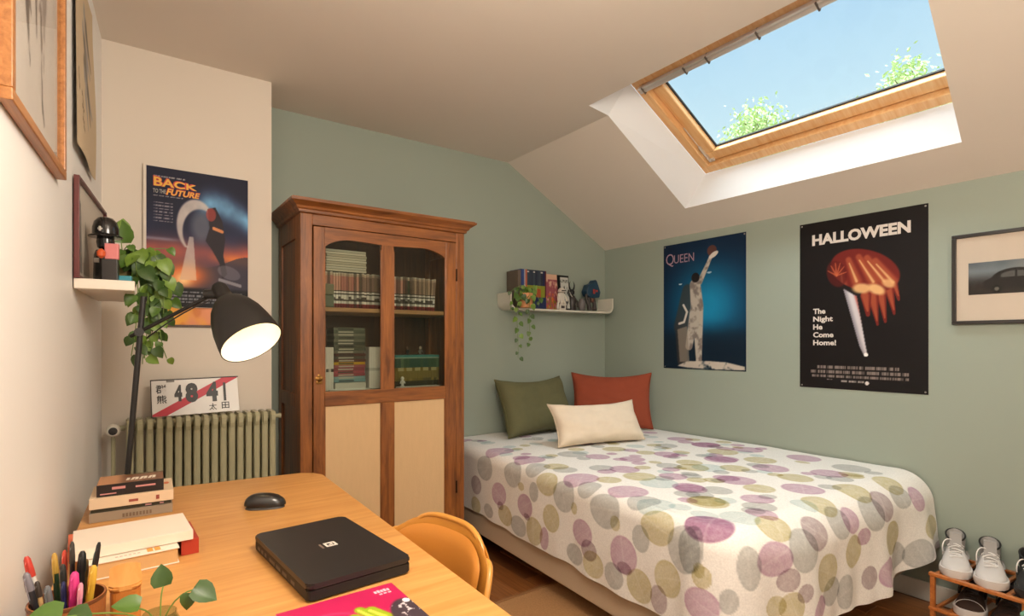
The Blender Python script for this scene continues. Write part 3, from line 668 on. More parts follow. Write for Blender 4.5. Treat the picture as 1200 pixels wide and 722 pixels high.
mini_figure('small white and black toy figure before the green row', 1.247, CF+.078, 1.0105, .95, ('white',(224,222,216)), ('white',(224,222,216)))
mini_figure('small dark toy figure standing on the green row, left one', 1.315, CF+.16, 1.1825, .8, ('dark',(40,36,34)), ('brown',(90,60,44)))
mini_figure('small pale toy figure standing on the green row, right one', 1.395, CF+.16, 1.1825, .85, ('grey',(120,112,104)), ('skin',(196,170,150)))
mini_figure('small dark green toy figure right of the white tray', 1.135, CF+.07, .996, .62, ('dark green',(44,66,60)), ('dark',(40,36,34)))

# ================================================================== RADIATOR
m_rad = mat('olive radiator enamel', (166,162,130), .4, coat=.2)
rad = thing('radiator', 'olive green cast iron column radiator under the number plate', 'radiator', (.0, 2.70, .0))
def section(name):
    b_ = B()
    for yy in (.012, .058, .104):
        tube(b_, [(0, yy, .20), (0, yy, .93)], .0072, 10, ry=.013)
    for zz in (.215, .905):
        prism(b_, [(-.002, zz-.028), (.118, zz-.028), (.124, zz-.01), (.124, zz+.014), (.112, zz+.030), (.004, zz+.030), (-.008, zz+.014), (-.008, zz-.01)], -.0085, .0085, 'x')
    return b_
b_ = section('section'); me0 = obj('section', b_, m_rad, rad, (.020, 0, 0), smooth=False).data
for k in range(1, 17): link('section', me0, rad, (.020+k*.0340, 0, 0))
for zz in (.215, .905):
    b_ = B(); tube(b_, [(.008,.058,zz),(.570,.058,zz)], .020, 14); obj('header_pipe', b_, m_rad, rad, smooth=True)
b_ = B(); lathe(b_, [(.018,0),(.018,.012),(.010,.014),(.010,.026),(.013,.03),(.013,.038),(.003,.040)], 14, Matrix.Translation((.571,.058,.905))@Matrix.Rotation(PI/2,4,'Y')); obj('plug', b_, m_rad, rad, smooth=True)
b_ = B(); tube(b_, [(.006,.058,.90),(-.03,.058,.90)], .011, 10); tube(b_, [(-.035,.058,.90),(-.035,.058,.03)], .008, 8); obj('inlet_pipe', b_, m_rad, rad, smooth=True)
b_ = B(); lathe(b_, [(.020,0),(.024,.006),(.024,.05),(.019,.056)], 20, Matrix.Translation((-.035,.05,.898))@Matrix.Rotation(PI/2,4,'X'))
vl = obj('thermostat_knob', b_, mat('white plastic knob', (206,200,186), .4), rad, smooth=True)
b_ = B(); lathe(b_, [(.015,0),(.015,.003),(.001,.004)], 20, Matrix.Translation((-.035,-.007,.898))@Matrix.Rotation(PI/2,4,'X')); obj('knob_face', b_, mat('black knob face', (30,28,26), .4), vl)
for xx in (.10,.48):
    b_ = B(); box(b_, xx-.012, xx+.012, .03, .085, .0125, .2, bev=.004); obj('foot', b_, m_rad, rad)
# number plate leaning on the wall
pl = thing('number_plate', 'white number plate with a diagonal red stripe standing on the radiator', 'number plate', (.0975, 2.748, .9365), 0, rot=(-.30, -.020, 0))
PW, PH = .333, .158
b_ = B(); box(b_, 0, PW, 0, .004, 0, PH, bev=.0015); obj('plate', b_, mat('plate white enamel', (222,220,216), .4), pl)
b_ = B(); box(b_, -.003, PW+.003, -.001, .005, PH-.001, PH+.004, bev=.001); box(b_, -.003, .0005, -.0005, .005, .0, PH, bev=.001);  obj('edge_trim', b_, mat('dark plate edge', (40,30,28), .5), pl)
m_ink = mat('black plate paint', (26,24,24), .45); m_red = mat('red plate paint', (190,28,52), .45)
b_ = B(); prism(b_, [(.001,.001),(.052,.001),(PW-.002,PH-.004),(PW-.002,PH-.001),(PW-.065,PH-.001),(.001,.010)], -.0012, -.0004, 'y'); obj('stripe', b_, m_red, pl)
for ch, x0, x1, z0, z1 in (('4',.083,.112,.060,.134),('8',.124,.172,.052,.140),('4',.204,.250,.050,.140),('1',.272,.282,.050,.134)):
    if ch == '1':
        b_ = B(); box(b_, x0, x1, -.0028, -.0016, z0, z1); obj('digit', b_, m_ink, pl)
    else: text(ch, m_ink, pl, x0, z0, x1-x0, z1-z0, y=-.002, bold=.006, name='digit', thick=.0006)
for ch, x0, z0, s_ in (('群',.016,.100,.038),('熊',.018,.056,.036),('太',.212,.012,.030),('田',.262,.014,.030)):
    text(ch, m_ink, pl, x0, z0, s_, s_, y=-.002, bold=.001, name='character', thick=.0006)
b_ = B(); box(b_, .055, .085, -.002, -.0005, PH-.010, PH-.001); obj('sticker', b_, mat('grey sticker',(120,116,112),.5), pl)

# ================================================================== DESK
md = wood('honey oak desk', (206,144,74), (226,168,98), .42, scale=4, axis='x', coat=.2, ring=10)
desk = thing('desk', 'honey coloured oak desk with rounded corners along the left wall', 'desk', (.23, 1.2, 0))
def rrect(pts, rad, seg_=8):
    out = []; n = len(pts)
    for i in range(n):
        p = Vector(pts[i]); a = (Vector(pts[i-1])-p).normalized(); b = (Vector(pts[(i+1) % n])-p).normalized()
        r = rad[i]
        if r == 0: out.append(tuple(p)); continue
        for k in range(seg_+1):
            t = k/seg_; u = 1-t; q_ = (p+a*r)*u*u+p*2*u*t+(p+b*r)*t*t; out.append(tuple(q_))
    return out
dp = rrect([(-.17-.23, .35-1.2), (.565-.23, .35-1.2), (.618-.23, 2.178-1.2), (-.085-.23, 2.245-1.2)], [.02,.05,.085,.02])
b_ = B(); prism(b_, dp, .722, .750, 'z')
es = [e for e in b_.edges if abs(e.verts[0].co.z-e.verts[1].co.z) < 1e-6]
bmesh.ops.bevel(b_, geom=es, offset=.005, segments=3, affect='EDGES')
obj('desktop', b_, md, desk)
b_ = B(); box(b_, -.33, .31, -.80, -.78, .64, .7215); box(b_, -.27, .31, .93, .95, .64, .7215); obj('apron', b_, md, desk)
for x_, y_ in ((-.36,-.79),(.29,-.79),(-.29,.94),(.33,.90)):
    b_ = B(); tube(b_, [(x_,y_,.0125),(x_,y_,.7215)], [.016,.024], 14); obj('leg', b_, md, desk, smooth=True)
Z0 = .7505

# laptop
lp = thing('laptop', 'closed black laptop lying on the desk', 'laptop', (.383, 1.266, Z0), math.radians(4.5))
m_lap = mat('matt black laptop', (34,32,32), .42, bump=.05, bscale=900); m_lap2 = mat('laptop rubber black', (20,19,19), .6)
LWd, LDp = .222, .365     # x by y
def rbox(b_, x0,x1,y0,y1,z0,z1,r,bev=.002):
    prism(b_, rrect([(x0,y0),(x1,y0),(x1,y1),(x0,y1)], [r]*4, 5), z0, z1, 'z')
    if bev: bmesh.ops.bevel(b_, geom=[e for e in b_.edges if abs(e.verts[0].co.z-e.verts[1].co.z) < 1e-6], offset=bev, segments=2, affect='EDGES')
b_ = B(); rbox(b_, -LWd/2, LWd/2, -LDp/2, LDp/2, .0035, .023, .012); ls = obj('base', b_, m_lap2, lp)
b_ = B(); rbox(b_, -LWd/2-.001, LWd/2+.001, -LDp/2-.001, LDp/2+.001, .025, .036, .014, .003); lid = obj('lid', b_, m_lap, lp)
b_ = B()
for k, (a, c) in enumerate(((.13,.15),(.105,.122),(.08,.097),(.02,.06),(-.02,.012),(-.06,-.03),(-.11,-.085))):
    box(b_, -LWd/2-.0012, -LWd/2+.001, a, c, .009, .017, bev=.001)
    obj('port', b_, mat('port grey', (88,84,80), .4, metal=.6), ls); b_ = B()
for x_ in (-.09,.09):
    for y_ in (-.16,.16):
        b_ = B(); lathe(b_, [(.008,0),(.008,.004)], 12, Matrix.Translation((x_,y_,0))); obj('rubber_foot', b_, m_lap2, lp)
m_lg = mat('white laptop print', (228,220,210), .4)
b_ = B(); 
for bx in ((0,.026,0,.005),(0,.026,.021,.026),(0,.005,.005,.021),(.021,.026,.005,.021),(.008,.018,.009,.012),(.0125,.018,.012,.018)): box(b_, bx[0], bx[1], bx[2], bx[3], .0362, .0368)
eb = obj('emblem', b_, m_lg, lid, (-.008,-.012,0), (0,0,math.radians(0))); eb['label'] = 'small white square emblem'
b_ = B()
for k in range(7): box(b_, .0, .005, k*.0042, k*.0042+.0030, .0362, .0366)
obj('lettering', b_, mat('dim laptop print', (120,104,94), .5), lid, (-.019,-.015,0))

# mouse
ms = thing('mouse', 'black wireless computer mouse on the desk behind the laptop', 'mouse', (.350, 1.785, Z0), math.radians(-112)); ms.scale = (1.08, 1.10, 1.22)
n_ = 26; U, V = np.meshgrid(np.linspace(0, 2*PI, n_*2+1), np.linspace(0, 1, n_))
def mouse_surf(z0, z1, k):
    b_ = B(); seg_ = 28; rings = []
    for j in range(12):
        t = j/11; a = t*PI/2
        r = math.cos(a)**.75 if t < 1 else 0
        zz = z0+(z1-z0)*math.sin(a)
        rings.append([b_.verts.new((.031*k*r*math.cos(u)*(1-.10*math.cos(2*u)), .054*k*r*math.sin(u), zz*(1+.12*r*math.sin(u)*-1))) for u in [2*PI*i/seg_ for i in range(seg_)]])
    for a_, c_ in zip(rings, rings[1:]):
        for i in range(seg_): b_.faces.new((a_[i], a_[(i+1)%seg_], c_[(i+1)%seg_], c_[i]))
    b_.faces.new(rings[0][::-1]); bmesh.ops.remove_doubles(b_, verts=b_.verts, dist=1e-5)
    return b_
obj('shell', mouse_surf(.008, .036, 1), mat('black glossy mouse', (30,28,27), .28, coat=.4), ms, smooth=True)
obj('underside', mouse_surf(0, .012, .94), mat('grey mouse base', (70,66,62), .5), ms, smooth=True)
b_ = B(); lathe(b_, [(.006,-.003),(.008,-.002),(.008,.002),(.006,.003)], 16, Matrix.Translation((0,.030,.0235))@Matrix.Rotation(PI/2,4,'Y')); obj('scroll_wheel', b_, mat('wheel rubber', (52,50,48), .7), ms)

# magazine
def mag_art(u, v):
    col = np.ones(u.shape+(3,))*np.array([190,36,88.]); col *= (1+.10*(fbm(u, v, 3, 8)-.5))[..., None]
    col = blend(col, (206,96,140), .6*(ell(u, v, .30, .60, .26, .21)-ell(u, v, .30, .60, .245, .195)))
    for x0, y0, x1, y1, r in ((.50,.66,.66,.30,.055),(.58,.74,.72,.40,.045),(.44,.58,.60,.26,.05),(.66,.70,.80,.42,.05)):
        g_ = seg(u, v, x0, y0, x1, y1, r, r*.9); col = blend(col, (150,170,40), g_); col = blend(col, (206,206,80), g_*seg(u, v, x0-.012, y0, x1-.012, y1, r*.35))
    d = ell(u, v, .93, .50, .17, .24)*1.; sp_ = (fbm(u, v, 26, 4) > .55); col = blend(col, (70,58,66), d); col = blend(col, (206,196,200), d*sp_*(fbm(u, v, 40, 6) > .6)); col = blend(col, (240,232,236), ell(u, v, .965, .70, .03, .03))
    return col
mg = thing('magazine', 'crimson pink magazine with green vegetables lying in front of the laptop', 'magazine', (.228, .770, Z0), math.radians(.5))
b_ = B(); box(b_, 0, .225, 0, .292, .0, .0040, bev=.001, seg=1); obj('pages', b_, mat('magazine pages', (222,214,204), .6), mg)
nx, ny = 110, 140; U, V = np.meshgrid(np.linspace(0,1,nx), np.linspace(0,1,ny))
grid('front_cover', np.stack([U*.225, V*.292, np.full_like(U, .0044)], -1), lin(np.clip(mag_art(U, V), 0, 255)), printed('glossy print', .3), mg)
b_ = B()
for k in range(5): box(b_, .178+k*.0065, .183+k*.0065, .262, .272+.002*(k%2), .0047, .0050)
for k in range(3): box(b_, .184+k*.009, .190+k*.009, .252, .257, .0047, .0050)
obj('lettering', b_, mat('pale pink print', (232,190,206), .5), mg)

# ================================================================== RIGHT WALL POSTERS
m_paper = mat('poster paper', (206,202,196), .6)
m_pin = mat('steel pin', (170,166,160), .3, metal=1)
m_pw = mat('white poster print', (222,214,206), .55)
def poster(name, label, loc, rz, w_, h_, art, tilt=0, pins=True, curl=None, res=.0045):
    t = thing(name, label, 'poster', loc, rot=(0, tilt, rz))
    b_ = B(); box(b_, 0, w_, -.0012, 0, 0, h_); obj('paper', b_, m_paper, t)
    sheet('print', w_, h_, art, t, y=-.0016, res=res)
    if pins:
        for px_, pz_ in ((.012,.012),(w_-.012,.012),(.012,h_-.012),(w_-.012,h_-.012)):
            b_ = B(); lathe(b_, [(.005,0),(.004,.002),(.001,.003)], 10, Matrix.Translation((px_,-.0018,pz_))@Matrix.Rotation(PI/2,4,'X')); obj('pin', b_, m_pin, t)
    return t
def dashes(u, v, col, rows, c, seed=1, wch=.006, bigw=.05):
    rs = np.random.RandomState(seed)
    for (u0, u1, vc, hh) in rows:
        x = u0; 
        while x < u1:
            wl = rs.uniform(.03, .10); e_ = min(x+wl, u1)
            m_ = (u > x)*(u < e_)*(np.abs(v-vc) < hh)
            lum = .55+.45*(vnoise(u*1.0, v*0+seed, 220, seed) > .35)
            col = blend(col, c, m_*lum); x = e_+rs.uniform(.008, .016)
    return col
RZR = -PI/2
def art_hall(u, v):
    x, y = u*.62, v*.93
    col = np.ones(u.shape+(3,))*np.array([20.,16,17])
    # amber ribbed form with long tongues, pale wedge
    X, Y = .305, .60
    c1, c2, c3 = (112,32,26), (164,78,50), (230,182,124)
    # tongues
    for (xa, ya, xb, yb, r0, r1, a) in ((.44,.60,.475,.40,.030,.006,0),(.41,.56,.435,.36,.030,.006,1),(.375,.52,.40,.345,.030,.005,0),(.345,.50,.355,.40,.026,.010,1),(.46,.62,.495,.47,.022,.006,1)):
        m_ = seg(x, y, xa, ya, xb, yb, r0, r1, .12); col = blend(col, c1, m_); m2 = seg(x, y, xa-.004, ya, xb-.002, yb+.02, r0*.72, r1*.5, .5); col = blend(col, c2, m2*.9)
    m_ = ell(x, y, .335, .635, .175, .105, -.42, .04); sh = 1-np.hypot((x-.30)/.2, (y-.69)/.16)
    col = blend(col, c1, m_)
    for k, (xa, ya, xb, yb) in enumerate(((.22,.655,.23,.55),(.26,.70,.30,.58),(.31,.71,.38,.57),(.35,.70,.43,.57),(.39,.68,.47,.56),(.19,.67,.185,.60))):
        q_ = seg(x, y, xa, ya, xb, yb, .014, .024, .5); col = blend(col, c2, q_*m_*.85)
        q2 = seg(x, y, xa+.004, ya-.02, xb, yb, .003, .007, .8); col = blend(col, c3, q2*m_*.8)
    col = blend(col, c3, ell(x, y, .395, .53, .042, .024, -.5, .35)*.95); col = blend(col, c3, ell(x, y, .325, .54, .045, .026, -.1, .35)*.9); col = blend(col, c3, ell(x, y, .45, .555, .030, .020, -.5, .4)*.8)
    col = blend(col, (90,20,18), ell(x, y, .20, .63, .050, .075, .3, .1)*.75)
    for k in range(6):
        a = -1.2+k*.5; col = blend(col, (190,96,60), seg(x, y, .20, .62, .20+.05*math.cos(a+1.4), .62+.07*math.sin(a+1.4), .004, .002, .6)*.8)
    # pale wedge
    w_ = poly(x, y, [(.235,.545),(.300,.500),(.352,.190),(.338,.182),(.315,.235)])
    shade = np.clip((x-.235-(.545-y)*.26)/.07, 0, 1)
    col = blend(col, (206,200,204), w_); col = blend(col, (120,116,128), w_*sstep(.35,.0,shade)*.7); col = blend(col, (176,60,44), w_*sstep(.50,.8,shade))
    col = blend(col, (240,238,236), ell(x, y, .345, .190, .010, .010))
    col = dashes(u, v, col, [(.16,.80,.128,.0075),(.10,.87,.100,.0075),(.11,.87,.074,.0075)], (132,120,114), 3)
    col = dashes(u, v, col, [(.24,.29,.055,.003),(.36,.54,.048,.004)], (150,142,138), 5)
    return blend(col, (214,206,202), ell(u, v, .565, .043, .016, .010))
ph = poster('poster', 'black HALLOWEEN poster with amber ribbed shape and pale wedge on the green wall', (XR-.0005, 1.606, .998), RZR, .618, .931, art_hall, res=.0032)
text('HALLOWEEN', m_pw, ph, .070, .800, .475, .062, y=-.0024, bold=.0045, spacing=1.02)
for k, ln_ in enumerate(('The', 'Night', 'He', 'Come', 'Home!')):
    text(ln_, m_pw, ph, .075, .415-k*.044-(.008 if 'g' in ln_ else 0), {'The':.066,'Night':.105,'He':.050,'Come':.108,'Home!':.122}[ln_], .030+(.008 if 'g' in ln_ else 0), y=-.0024, bold=.003)
def art_queen(u, v):
    x, y = u*.64, v*.89
    g = np.exp(-(((x-.36)/.26)**2+((y-.44)/.26)**2)); base = np.array([10,32,58.])
    col = np.ones(u.shape+(3,))*base; col = blend(col, (22,132,176), np.clip(g*1.05, 0, 1)); col = blend(col, (8,10,18), sstep(.30,.16,y)*.95)
    col = blend(col, (12,40,60), sstep(.40,.22,y+.08*fbm(x,y,8,2))*.7)
    # plain generic upright pale shape with a raised diagonal
    pale = (184,176,164); dk = (64,56,52)
    body = np.maximum.reduce([seg(x,y,.265,.585,.280,.43,.042,.050,.1), seg(x,y,.285,.43,.295,.06,.045,.022,.1), seg(x,y,.262,.40,.215,.16,.040,.028,.12), seg(x,y,.300,.60,.365,.72,.020,.014,.2), seg(x,y,.365,.72,.392,.775,.013,.013,.2)])
    col = blend(col, dk, np.maximum(seg(x,y,.205,.55,.150,.30,.045,.06,.2), seg(x,y,.150,.30,.16,.06,.05,.04,.2))*.75)
    col = blend(col, pale, body); fb = fbm(x, y, 26, 7); col = blend(col, (112,102,98), body*sstep(.5,.75,fb)*.8)
    col = blend(col, (30,24,26), ell(x,y,.268,.635,.032,.034)); col = blend(col, (92,60,56), ell(x,y,.395,.805,.036,.036)); col = blend(col, (214,206,196), ell(x,y,.408,.775,.038,.016,.5))
    col = blend(col, (206,200,192), np.maximum(seg(x,y,.17,.45,.20,.40,.008), np.maximum(seg(x,y,.20,.40,.175,.33,.008), seg(x,y,.175,.33,.135,.32,.008))))
    hem = poly(x, y, [(.12,.02),(.20,.055),(.36,.06),(.50,.055),(.63,.03),(.63,.008),(.40,.004),(.20,.01)])
    col = blend(col, (196,186,174), hem*sstep(.3,.55,fbm(x,y,22,9)+.1)); col = blend(col, (150,138,124), poly(x,y,[(.12,.28),(.20,.30),(.22,.05),(.14,.05)])*.7)
    col = blend(col, (200,220,230), ell(x,y,.145,.60,.014,.004)+ell(x,y,.375,.66,.018,.006)*.8)
    return col
pq = poster('poster', 'deep blue QUEEN poster with a pale upright shape on the green wall', (XR-.0005, 2.581, 1.070), RZR, .642, .878, art_queen, tilt=0, res=.0038)
m_q = mat('mauve grey poster print', (176,142,160), .55)
text('Q', m_q, pq, .022, .722, .068, .092, y=-.0024, bold=-.0005); text('UEEN', m_q, pq, .092, .742, .165, .058, y=-.0024, bold=-.0005, spacing=1.0)
# framed car picture
fr = thing('picture_frame', 'black framed picture of a dark vintage car with wide cream mount', 'picture', (XR-.0005, .892, 1.336), RZR)
FW, FH = .62, .415
m_bf = mat('black frame wood', (26,22,20), .4, coat=.2)
for bx in ((0,FW,-.022,0,0,.016),(0,FW,-.022,0,FH-.016,FH),(0,.016,-.022,0,.016,FH-.016),(FW-.016,FW,-.022,0,.016,FH-.016)):
    b_ = B(); box(b_, *bx, bev=.002); obj('frame_bar', b_, m_bf, fr)
b_ = B(); box(b_, .014, FW-.014, -.010, -.002, .014, FH-.014); obj('mount', b_, mat('cream mount board', (222,208,190), .7), fr)
def art_car(u, v):
    x, y = u*.50, v*.145
    col = blend(np.ones(u.shape+(3,))*np.array([52.,50,50]), (128,140,146), sstep(.045,.11,y)); col = blend(col, (70,80,88), sstep(.10,.145,y)*.8*(fbm(x,y,9,3)))
    col = blend(col, (150,150,148), ell(x,y,.25,.12,.09,.05,0,.5)*.5)
    col = blend(col, (46,40,36), sstep(.055,.035,y))
    car = np.maximum(ell(x,y,.165,.060,.085,.050,0,.04)*(y>.02), np.maximum(ell(x,y,.24,.045,.09,.036,0,.05), ell(x,y,.10,.043,.05,.03,0,.06)))*(y > .018)
    col = blend(col, (30,27,26), car); col = blend(col, (92,92,90), ell(x,y,.165,.078,.052,.020,0,.1)*(y>.070)*(np.abs(x-.165)>.004)); col = blend(col, (150,146,140), ell(x,y,.285,.052,.014,.016)); col = blend(col, (178,172,164), seg(x,y,.24,.026,.33,.022,.004)); col = blend(col,(12,11,11), ell(x,y,.10,.022,.020,.018)+ell(x,y,.26,.020,.020,.018)); col = blend(col,(110,106,100), ell(x,y,.10,.022,.008,.008)+ell(x,y,.26,.020,.008,.008))
    return col
sheet('photograph', .50, .146, art_car, fr, y=-.0108, res=.0025, x0=.060, z0=.134)
b_ = B(); box(b_, .016, FW-.016, -.0155, -.0140, .016, FH-.016); obj('glass_pane', b_, glassmat('picture glass', (250,250,250), .5), fr)

# ================================================================== CHIMNEY WALL: poster and the picture behind it
pf = thing('picture_frame', 'dark thin picture frame with orange print showing below the dusk sky poster', 'picture', (.150, YC-.0005, 1.322), 0)
for bx in ((0,.30,-.010,0,0,.010),(0,.30,-.010,0,.30,.31),(0,.010,-.010,0,.010,.30),(.29,.30,-.010,0,.010,.30)):
    b_ = B(); box(b_, *bx, bev=.001); obj('frame_bar', b_, mat('dark walnut frame', (70,42,30), .4), pf)
def art_or(u, v):
    c = blend(np.ones(u.shape+(3,))*np.array([226.,150,110]), (236,170,60), sstep(.25,.6,fbm(u,v,3,3))*.8); return blend(c, (200,110,60), sstep(.6,.8,fbm(u,v,5,9))*.5)
sheet('print', .282, .292, art_or, pf, y=-.006, x0=.009, z0=.009)
def art_space(u, v):
    x, y = u, v
    n_ = fbm(u, v, 4, 21)
    col = np.ones(u.shape+(3,))*np.array([22.,24,48])
    col = blend(col, (44,60,104), sstep(.75,.35,v+.2*(n_-.5))*.6)
    sw = np.exp(-((v-(.62+.16*np.sin(u*3.2-.4)))/.085)**2)*sstep(.38,.62,u); col = blend(col, (120,180,226), sw*(.55+.55*fbm(u,v,9,4)))
    col = blend(col, (110,150,190), np.exp(-((v-.485)/.012)**2)*sstep(.40,.15,u)*.8)
    col = blend(col, (196,96,76), np.exp(-((v-.40)/.09)**2)*.75*(.5+n_)); col = blend(col, (232,132,62), np.exp(-((v-.37+.05*(u-.9))/.035)**2)*sstep(.55,.9,u)*.9)
    dune = v < (.30+.10*sstep(.55,1,u)-.06*np.sin(u*7)*sstep(.5,.3,u)); col = blend(col, (60,54,66), dune*.85)
    gl_ = np.exp(-(((u-.36)/.20)**2+((v-.235)/.085)**2)); col = blend(col, (236,120,60), np.clip(gl_*1.3,0,1)*.95); col = blend(col, (255,214,150), np.exp(-(((u-.34)/.085)**2+((v-.20)/.05)**2)))
    # plain abstract pale arcs and a dark upright wedge
    arc = np.clip(ell(u,v,.47,.60,.19,.20,.3,.06)-ell(u,v,.51,.56,.175,.17,.3,.06),0,1)*(v>.44)+poly(u, v, [(.40,.52),(.44,.52),(.47,.20),(.31,.20)])*.8; arc = np.clip(arc,0,1)
    col = blend(col, (198,190,186), arc*(.75+.25*fbm(u,v,12,5))); col = blend(col, (120,124,134), ell(u,v,.52,.60,.10,.11,.3,.5)*.6); col = blend(col, (240,186,140), arc*sstep(.40,.22,v)*.8)
    wd = poly(u, v, [(.58,.74),(.66,.76),(.73,.66),(.76,.52),(.74,.40),(.78,.26),(.73,.22),(.70,.34),(.62,.44),(.56,.50),(.60,.60)]); col = blend(col, (40,34,42), wd); col = blend(col, (176,70,60), ell(u,v,.615,.70,.05,.05)*.7); col = blend(col, (214,140,90), seg(u,v,.64,.60,.73,.58,.012))
    col = blend(col, (150,148,156), seg(u,v,.70,.215,.92,.175,.012)*.8+ell(u,v,.80,.27,.12,.05,-.2)*.35)
    col = blend(col, (22,22,28), sstep(.155,.125,v)); col = dashes(u, v, col, [(.30,.94,.110,.007),(.12,.94,.085,.007),(.12,.94,.060,.007),(.20,.90,.036,.006)], (120,122,128), 8)
    col = dashes(u, v, col, [(.06,.36,.935,.004)], (150,146,150), 2)
    col = dashes(u, v, col, [(.06,.34,.795,.004)], (150,146,150), 12)
    col = dashes(u, v, col, [(.06,.24,.745-.022*k,.004) for k in range(7)], (128,124,136), 4)
    return col
pb = thing('poster', 'dark dusk sky poster titled BACK TO THE FUTURE on the chimney wall', 'poster', (.080, YC-.0165, 1.412), 0)
b_ = B(); box(b_, -.012, .405, .0, .003, -.002, .620, bev=.001); obj('backing_board', b_, mat('white backing board', (214,204,190), .6), pb)
b_ = B(); box(b_, 0, .403, -.0008, -.0001, 0, .612); obj('paper', b_, m_paper, pb)
sheet('print', .403, .612, art_space, pb, y=-.0012, res=.0030)
def two_tone(ch_, x, z, w_, h_, warp=None, **k):
    text(ch_, mat('red title print', (196,52,36), .5), pb, x-.001, z-.001, w_+.002, h_+.002, y=-.0017, bold=.006, warp=warp, **k)
    text(ch_, mat('yellow title print', (226,168,46), .5), pb, x+.001, z-.0005, w_-.001, h_*.93, y=-.0021, bold=.002, warp=warp, **k)
def wp1(co): co = co.copy(); t = co[:,0]/.175; co[:,1] = co[:,1]*(1-.45*t)+.0*t; return co
two_tone('BACK', .026, .528, .165, .044, wp1)
text('TO THE', mat('grey title print', (150,146,140), .5), pb, .024, .497, .048, .018, y=-.0018, bold=.002)
def wp2(co): co = co.copy(); t = co[:,0]/.13; co[:,1] = co[:,1]*(1-.15*t); co[:,0] += co[:,1]*.25; return co
two_tone('FUTURE', .072, .494, .125, .030, wp2)

# ================================================================== LEFT WALL
def LWm(y, z, off=.0, turn=0, lean=0):
    """empty rotation/location for things on the left wall: local x runs towards +y, front is local -y"""
    return (LW(y)+off, y, z), PI/2-LWA+turn
m_of = wood('oak frame', (150,94,44), (190,128,70), .4, scale=4, axis='x', coat=.2, ring=20)
loc, rz = LWm(1.275, 1.672, .001)
f1 = thing('picture_frame', 'large oak framed brush drawing nearest the camera on the left wall', 'picture', loc, rz)
FW, FH = .555, .84; t_ = .022
for bx in ((0,FW,-.022,0,0,t_),(0,FW,-.022,0,FH-t_,FH),(0,t_,-.022,0,t_,FH-t_),(FW-t_,FW,-.022,0,t_,FH-t_)):
    b_ = B(); box(b_, *bx, bev=.002); obj('frame_bar', b_, m_of, f1)
def art_brush(u, v):
    col = np.ones(u.shape+(3,))*np.array([216.,208,198])
    for k in range(16):
        a = k*.55; xa, ya = .5+.20*math.sin(k*2.3), .62+.20*math.cos(k*1.7)
        col = blend(col, (84,76,72) if k % 3 else (140,130,124), seg(u, v, xa, ya, xa+.13*math.sin(a), ya-.16-.10*math.cos(k), .045, .008, .5)*.8*sstep(.28,.5,fbm(u,v,14,k)))
    for xa, xb, y_ in ((.40,.36,.22),(.60,.64,.10),(.50,.52,.28)): col = blend(col, (96,84,78), seg(u, v, xa, .55, xb, y_, .035, .010, .4)*.85*sstep(.25,.5,fbm(u,v,20,int(y_*100))))
    col = blend(col, (60,52,48), seg(u,v,.64,.12,.68,.07,.014,.008,.4)); col = blend(col, (150,96,60), ell(u,v,.55,.75,.10,.07,.5,.5)*.6)
    return col
sheet('print', FW-2*t_, FH-2*t_, art_brush, f1, y=-.006, x0=t_, z0=t_, res=.005)
b_ = B(); box(b_, t_-.002, FW-t_+.002, -.005, -.001, t_-.002, FH-t_+.002); obj('backing_board', b_, mat('frame backing', (150,120,90), .8), f1)
b_ = B(); box(b_, t_, FW-t_, -.0135, -.012, t_, FH-t_); obj('glass_pane', b_, glassmat('picture glass', (250,250,250), .5), f1)
# curling unframed scroll
loc, rz = LWm(2.075, 1.845, .002)
f2_ = thing('poster', 'unframed paper poster with curling edges and grey brushwork on the left wall', 'poster', loc, rz)
def art_scroll(u, v):
    col = np.ones(u.shape+(3,))*np.array([200.,180,150])
    for k in range(9): col = blend(col, (112,104,96) if k % 2 else (150,148,146), seg(u, v, .55+.10*math.sin(k*2.), .85-.06*k, .72+.12*math.sin(k*1.3), .66-.055*k, .05, .015, .5)*.85)
    for k in range(6): col = blend(col, (84,66,52), seg(u, v, .30+.03*(k%2), .34-.035*k, .34+.02*(k%3), .325-.035*k, .012, .008, .4)*.8)
    col = blend(col, (84,66,52), seg(u,v,.16,.42,.18,.33,.014)); return col
cu = lambda u, v: -(.003+.009*np.abs(2*u-1)**3*(.4+.6*(1-v))+.022*(1-v)**3*(1-u)**2*u*4+.004*np.sin(v*5)*u)
nx, ny = 90, 120; U, V = np.meshgrid(np.linspace(0,1,nx), np.linspace(0,1,ny))
grid('print', np.stack([U*.44, cu(U,V)-.001, V*.60+.045*(1-U)*0], -1), lin(np.clip(art_scroll(U,V),0,255)), printed('matt print', .7), f2_)
grid('paper', np.stack([U*.44, cu(U,V)-.0002, V*.60], -1)[:, ::-1], None, m_paper, f2_)
# wall board with things
sb = thing('wall_shelf', 'white board shelf on the left wall carrying the helmeted figurine and pothos', 'shelf', (LW(2.10), 2.10, 1.415), -LWA)
b_ = B(); prism(b_, [(.003,0),(.155,.012),(.124,.605),(.003,.600)], 0, .031, 'z'); bmesh.ops.bevel(b_, geom=list(b_.edges), offset=.002, segments=1, affect='EDGES'); obj('board', b_, mat('white shelf paint', (222,212,198), .45), sb)
SZ = 1.4465
f3 = thing('picture_frame', 'long maroon framed grey drawing standing on the white board shelf', 'picture', (LW(2.095)+.004, 2.095, SZ), PI/2-LWA-.035, rot=(.0,0,PI/2-LWA-.035))
m_mf = mat('maroon frame', (92,34,32), .4, coat=.2)
FW, FH = .56, .31
for bx in ((0,FW,-.014,0,0,.009),(0,FW,-.014,0,FH-.009,FH),(0,.009,-.014,0,.009,FH-.009),(FW-.009,FW,-.014,0,.009,FH-.009)):
    b_ = B(); box(b_, *bx, bev=.001); obj('frame_bar', b_, m_mf, f3)
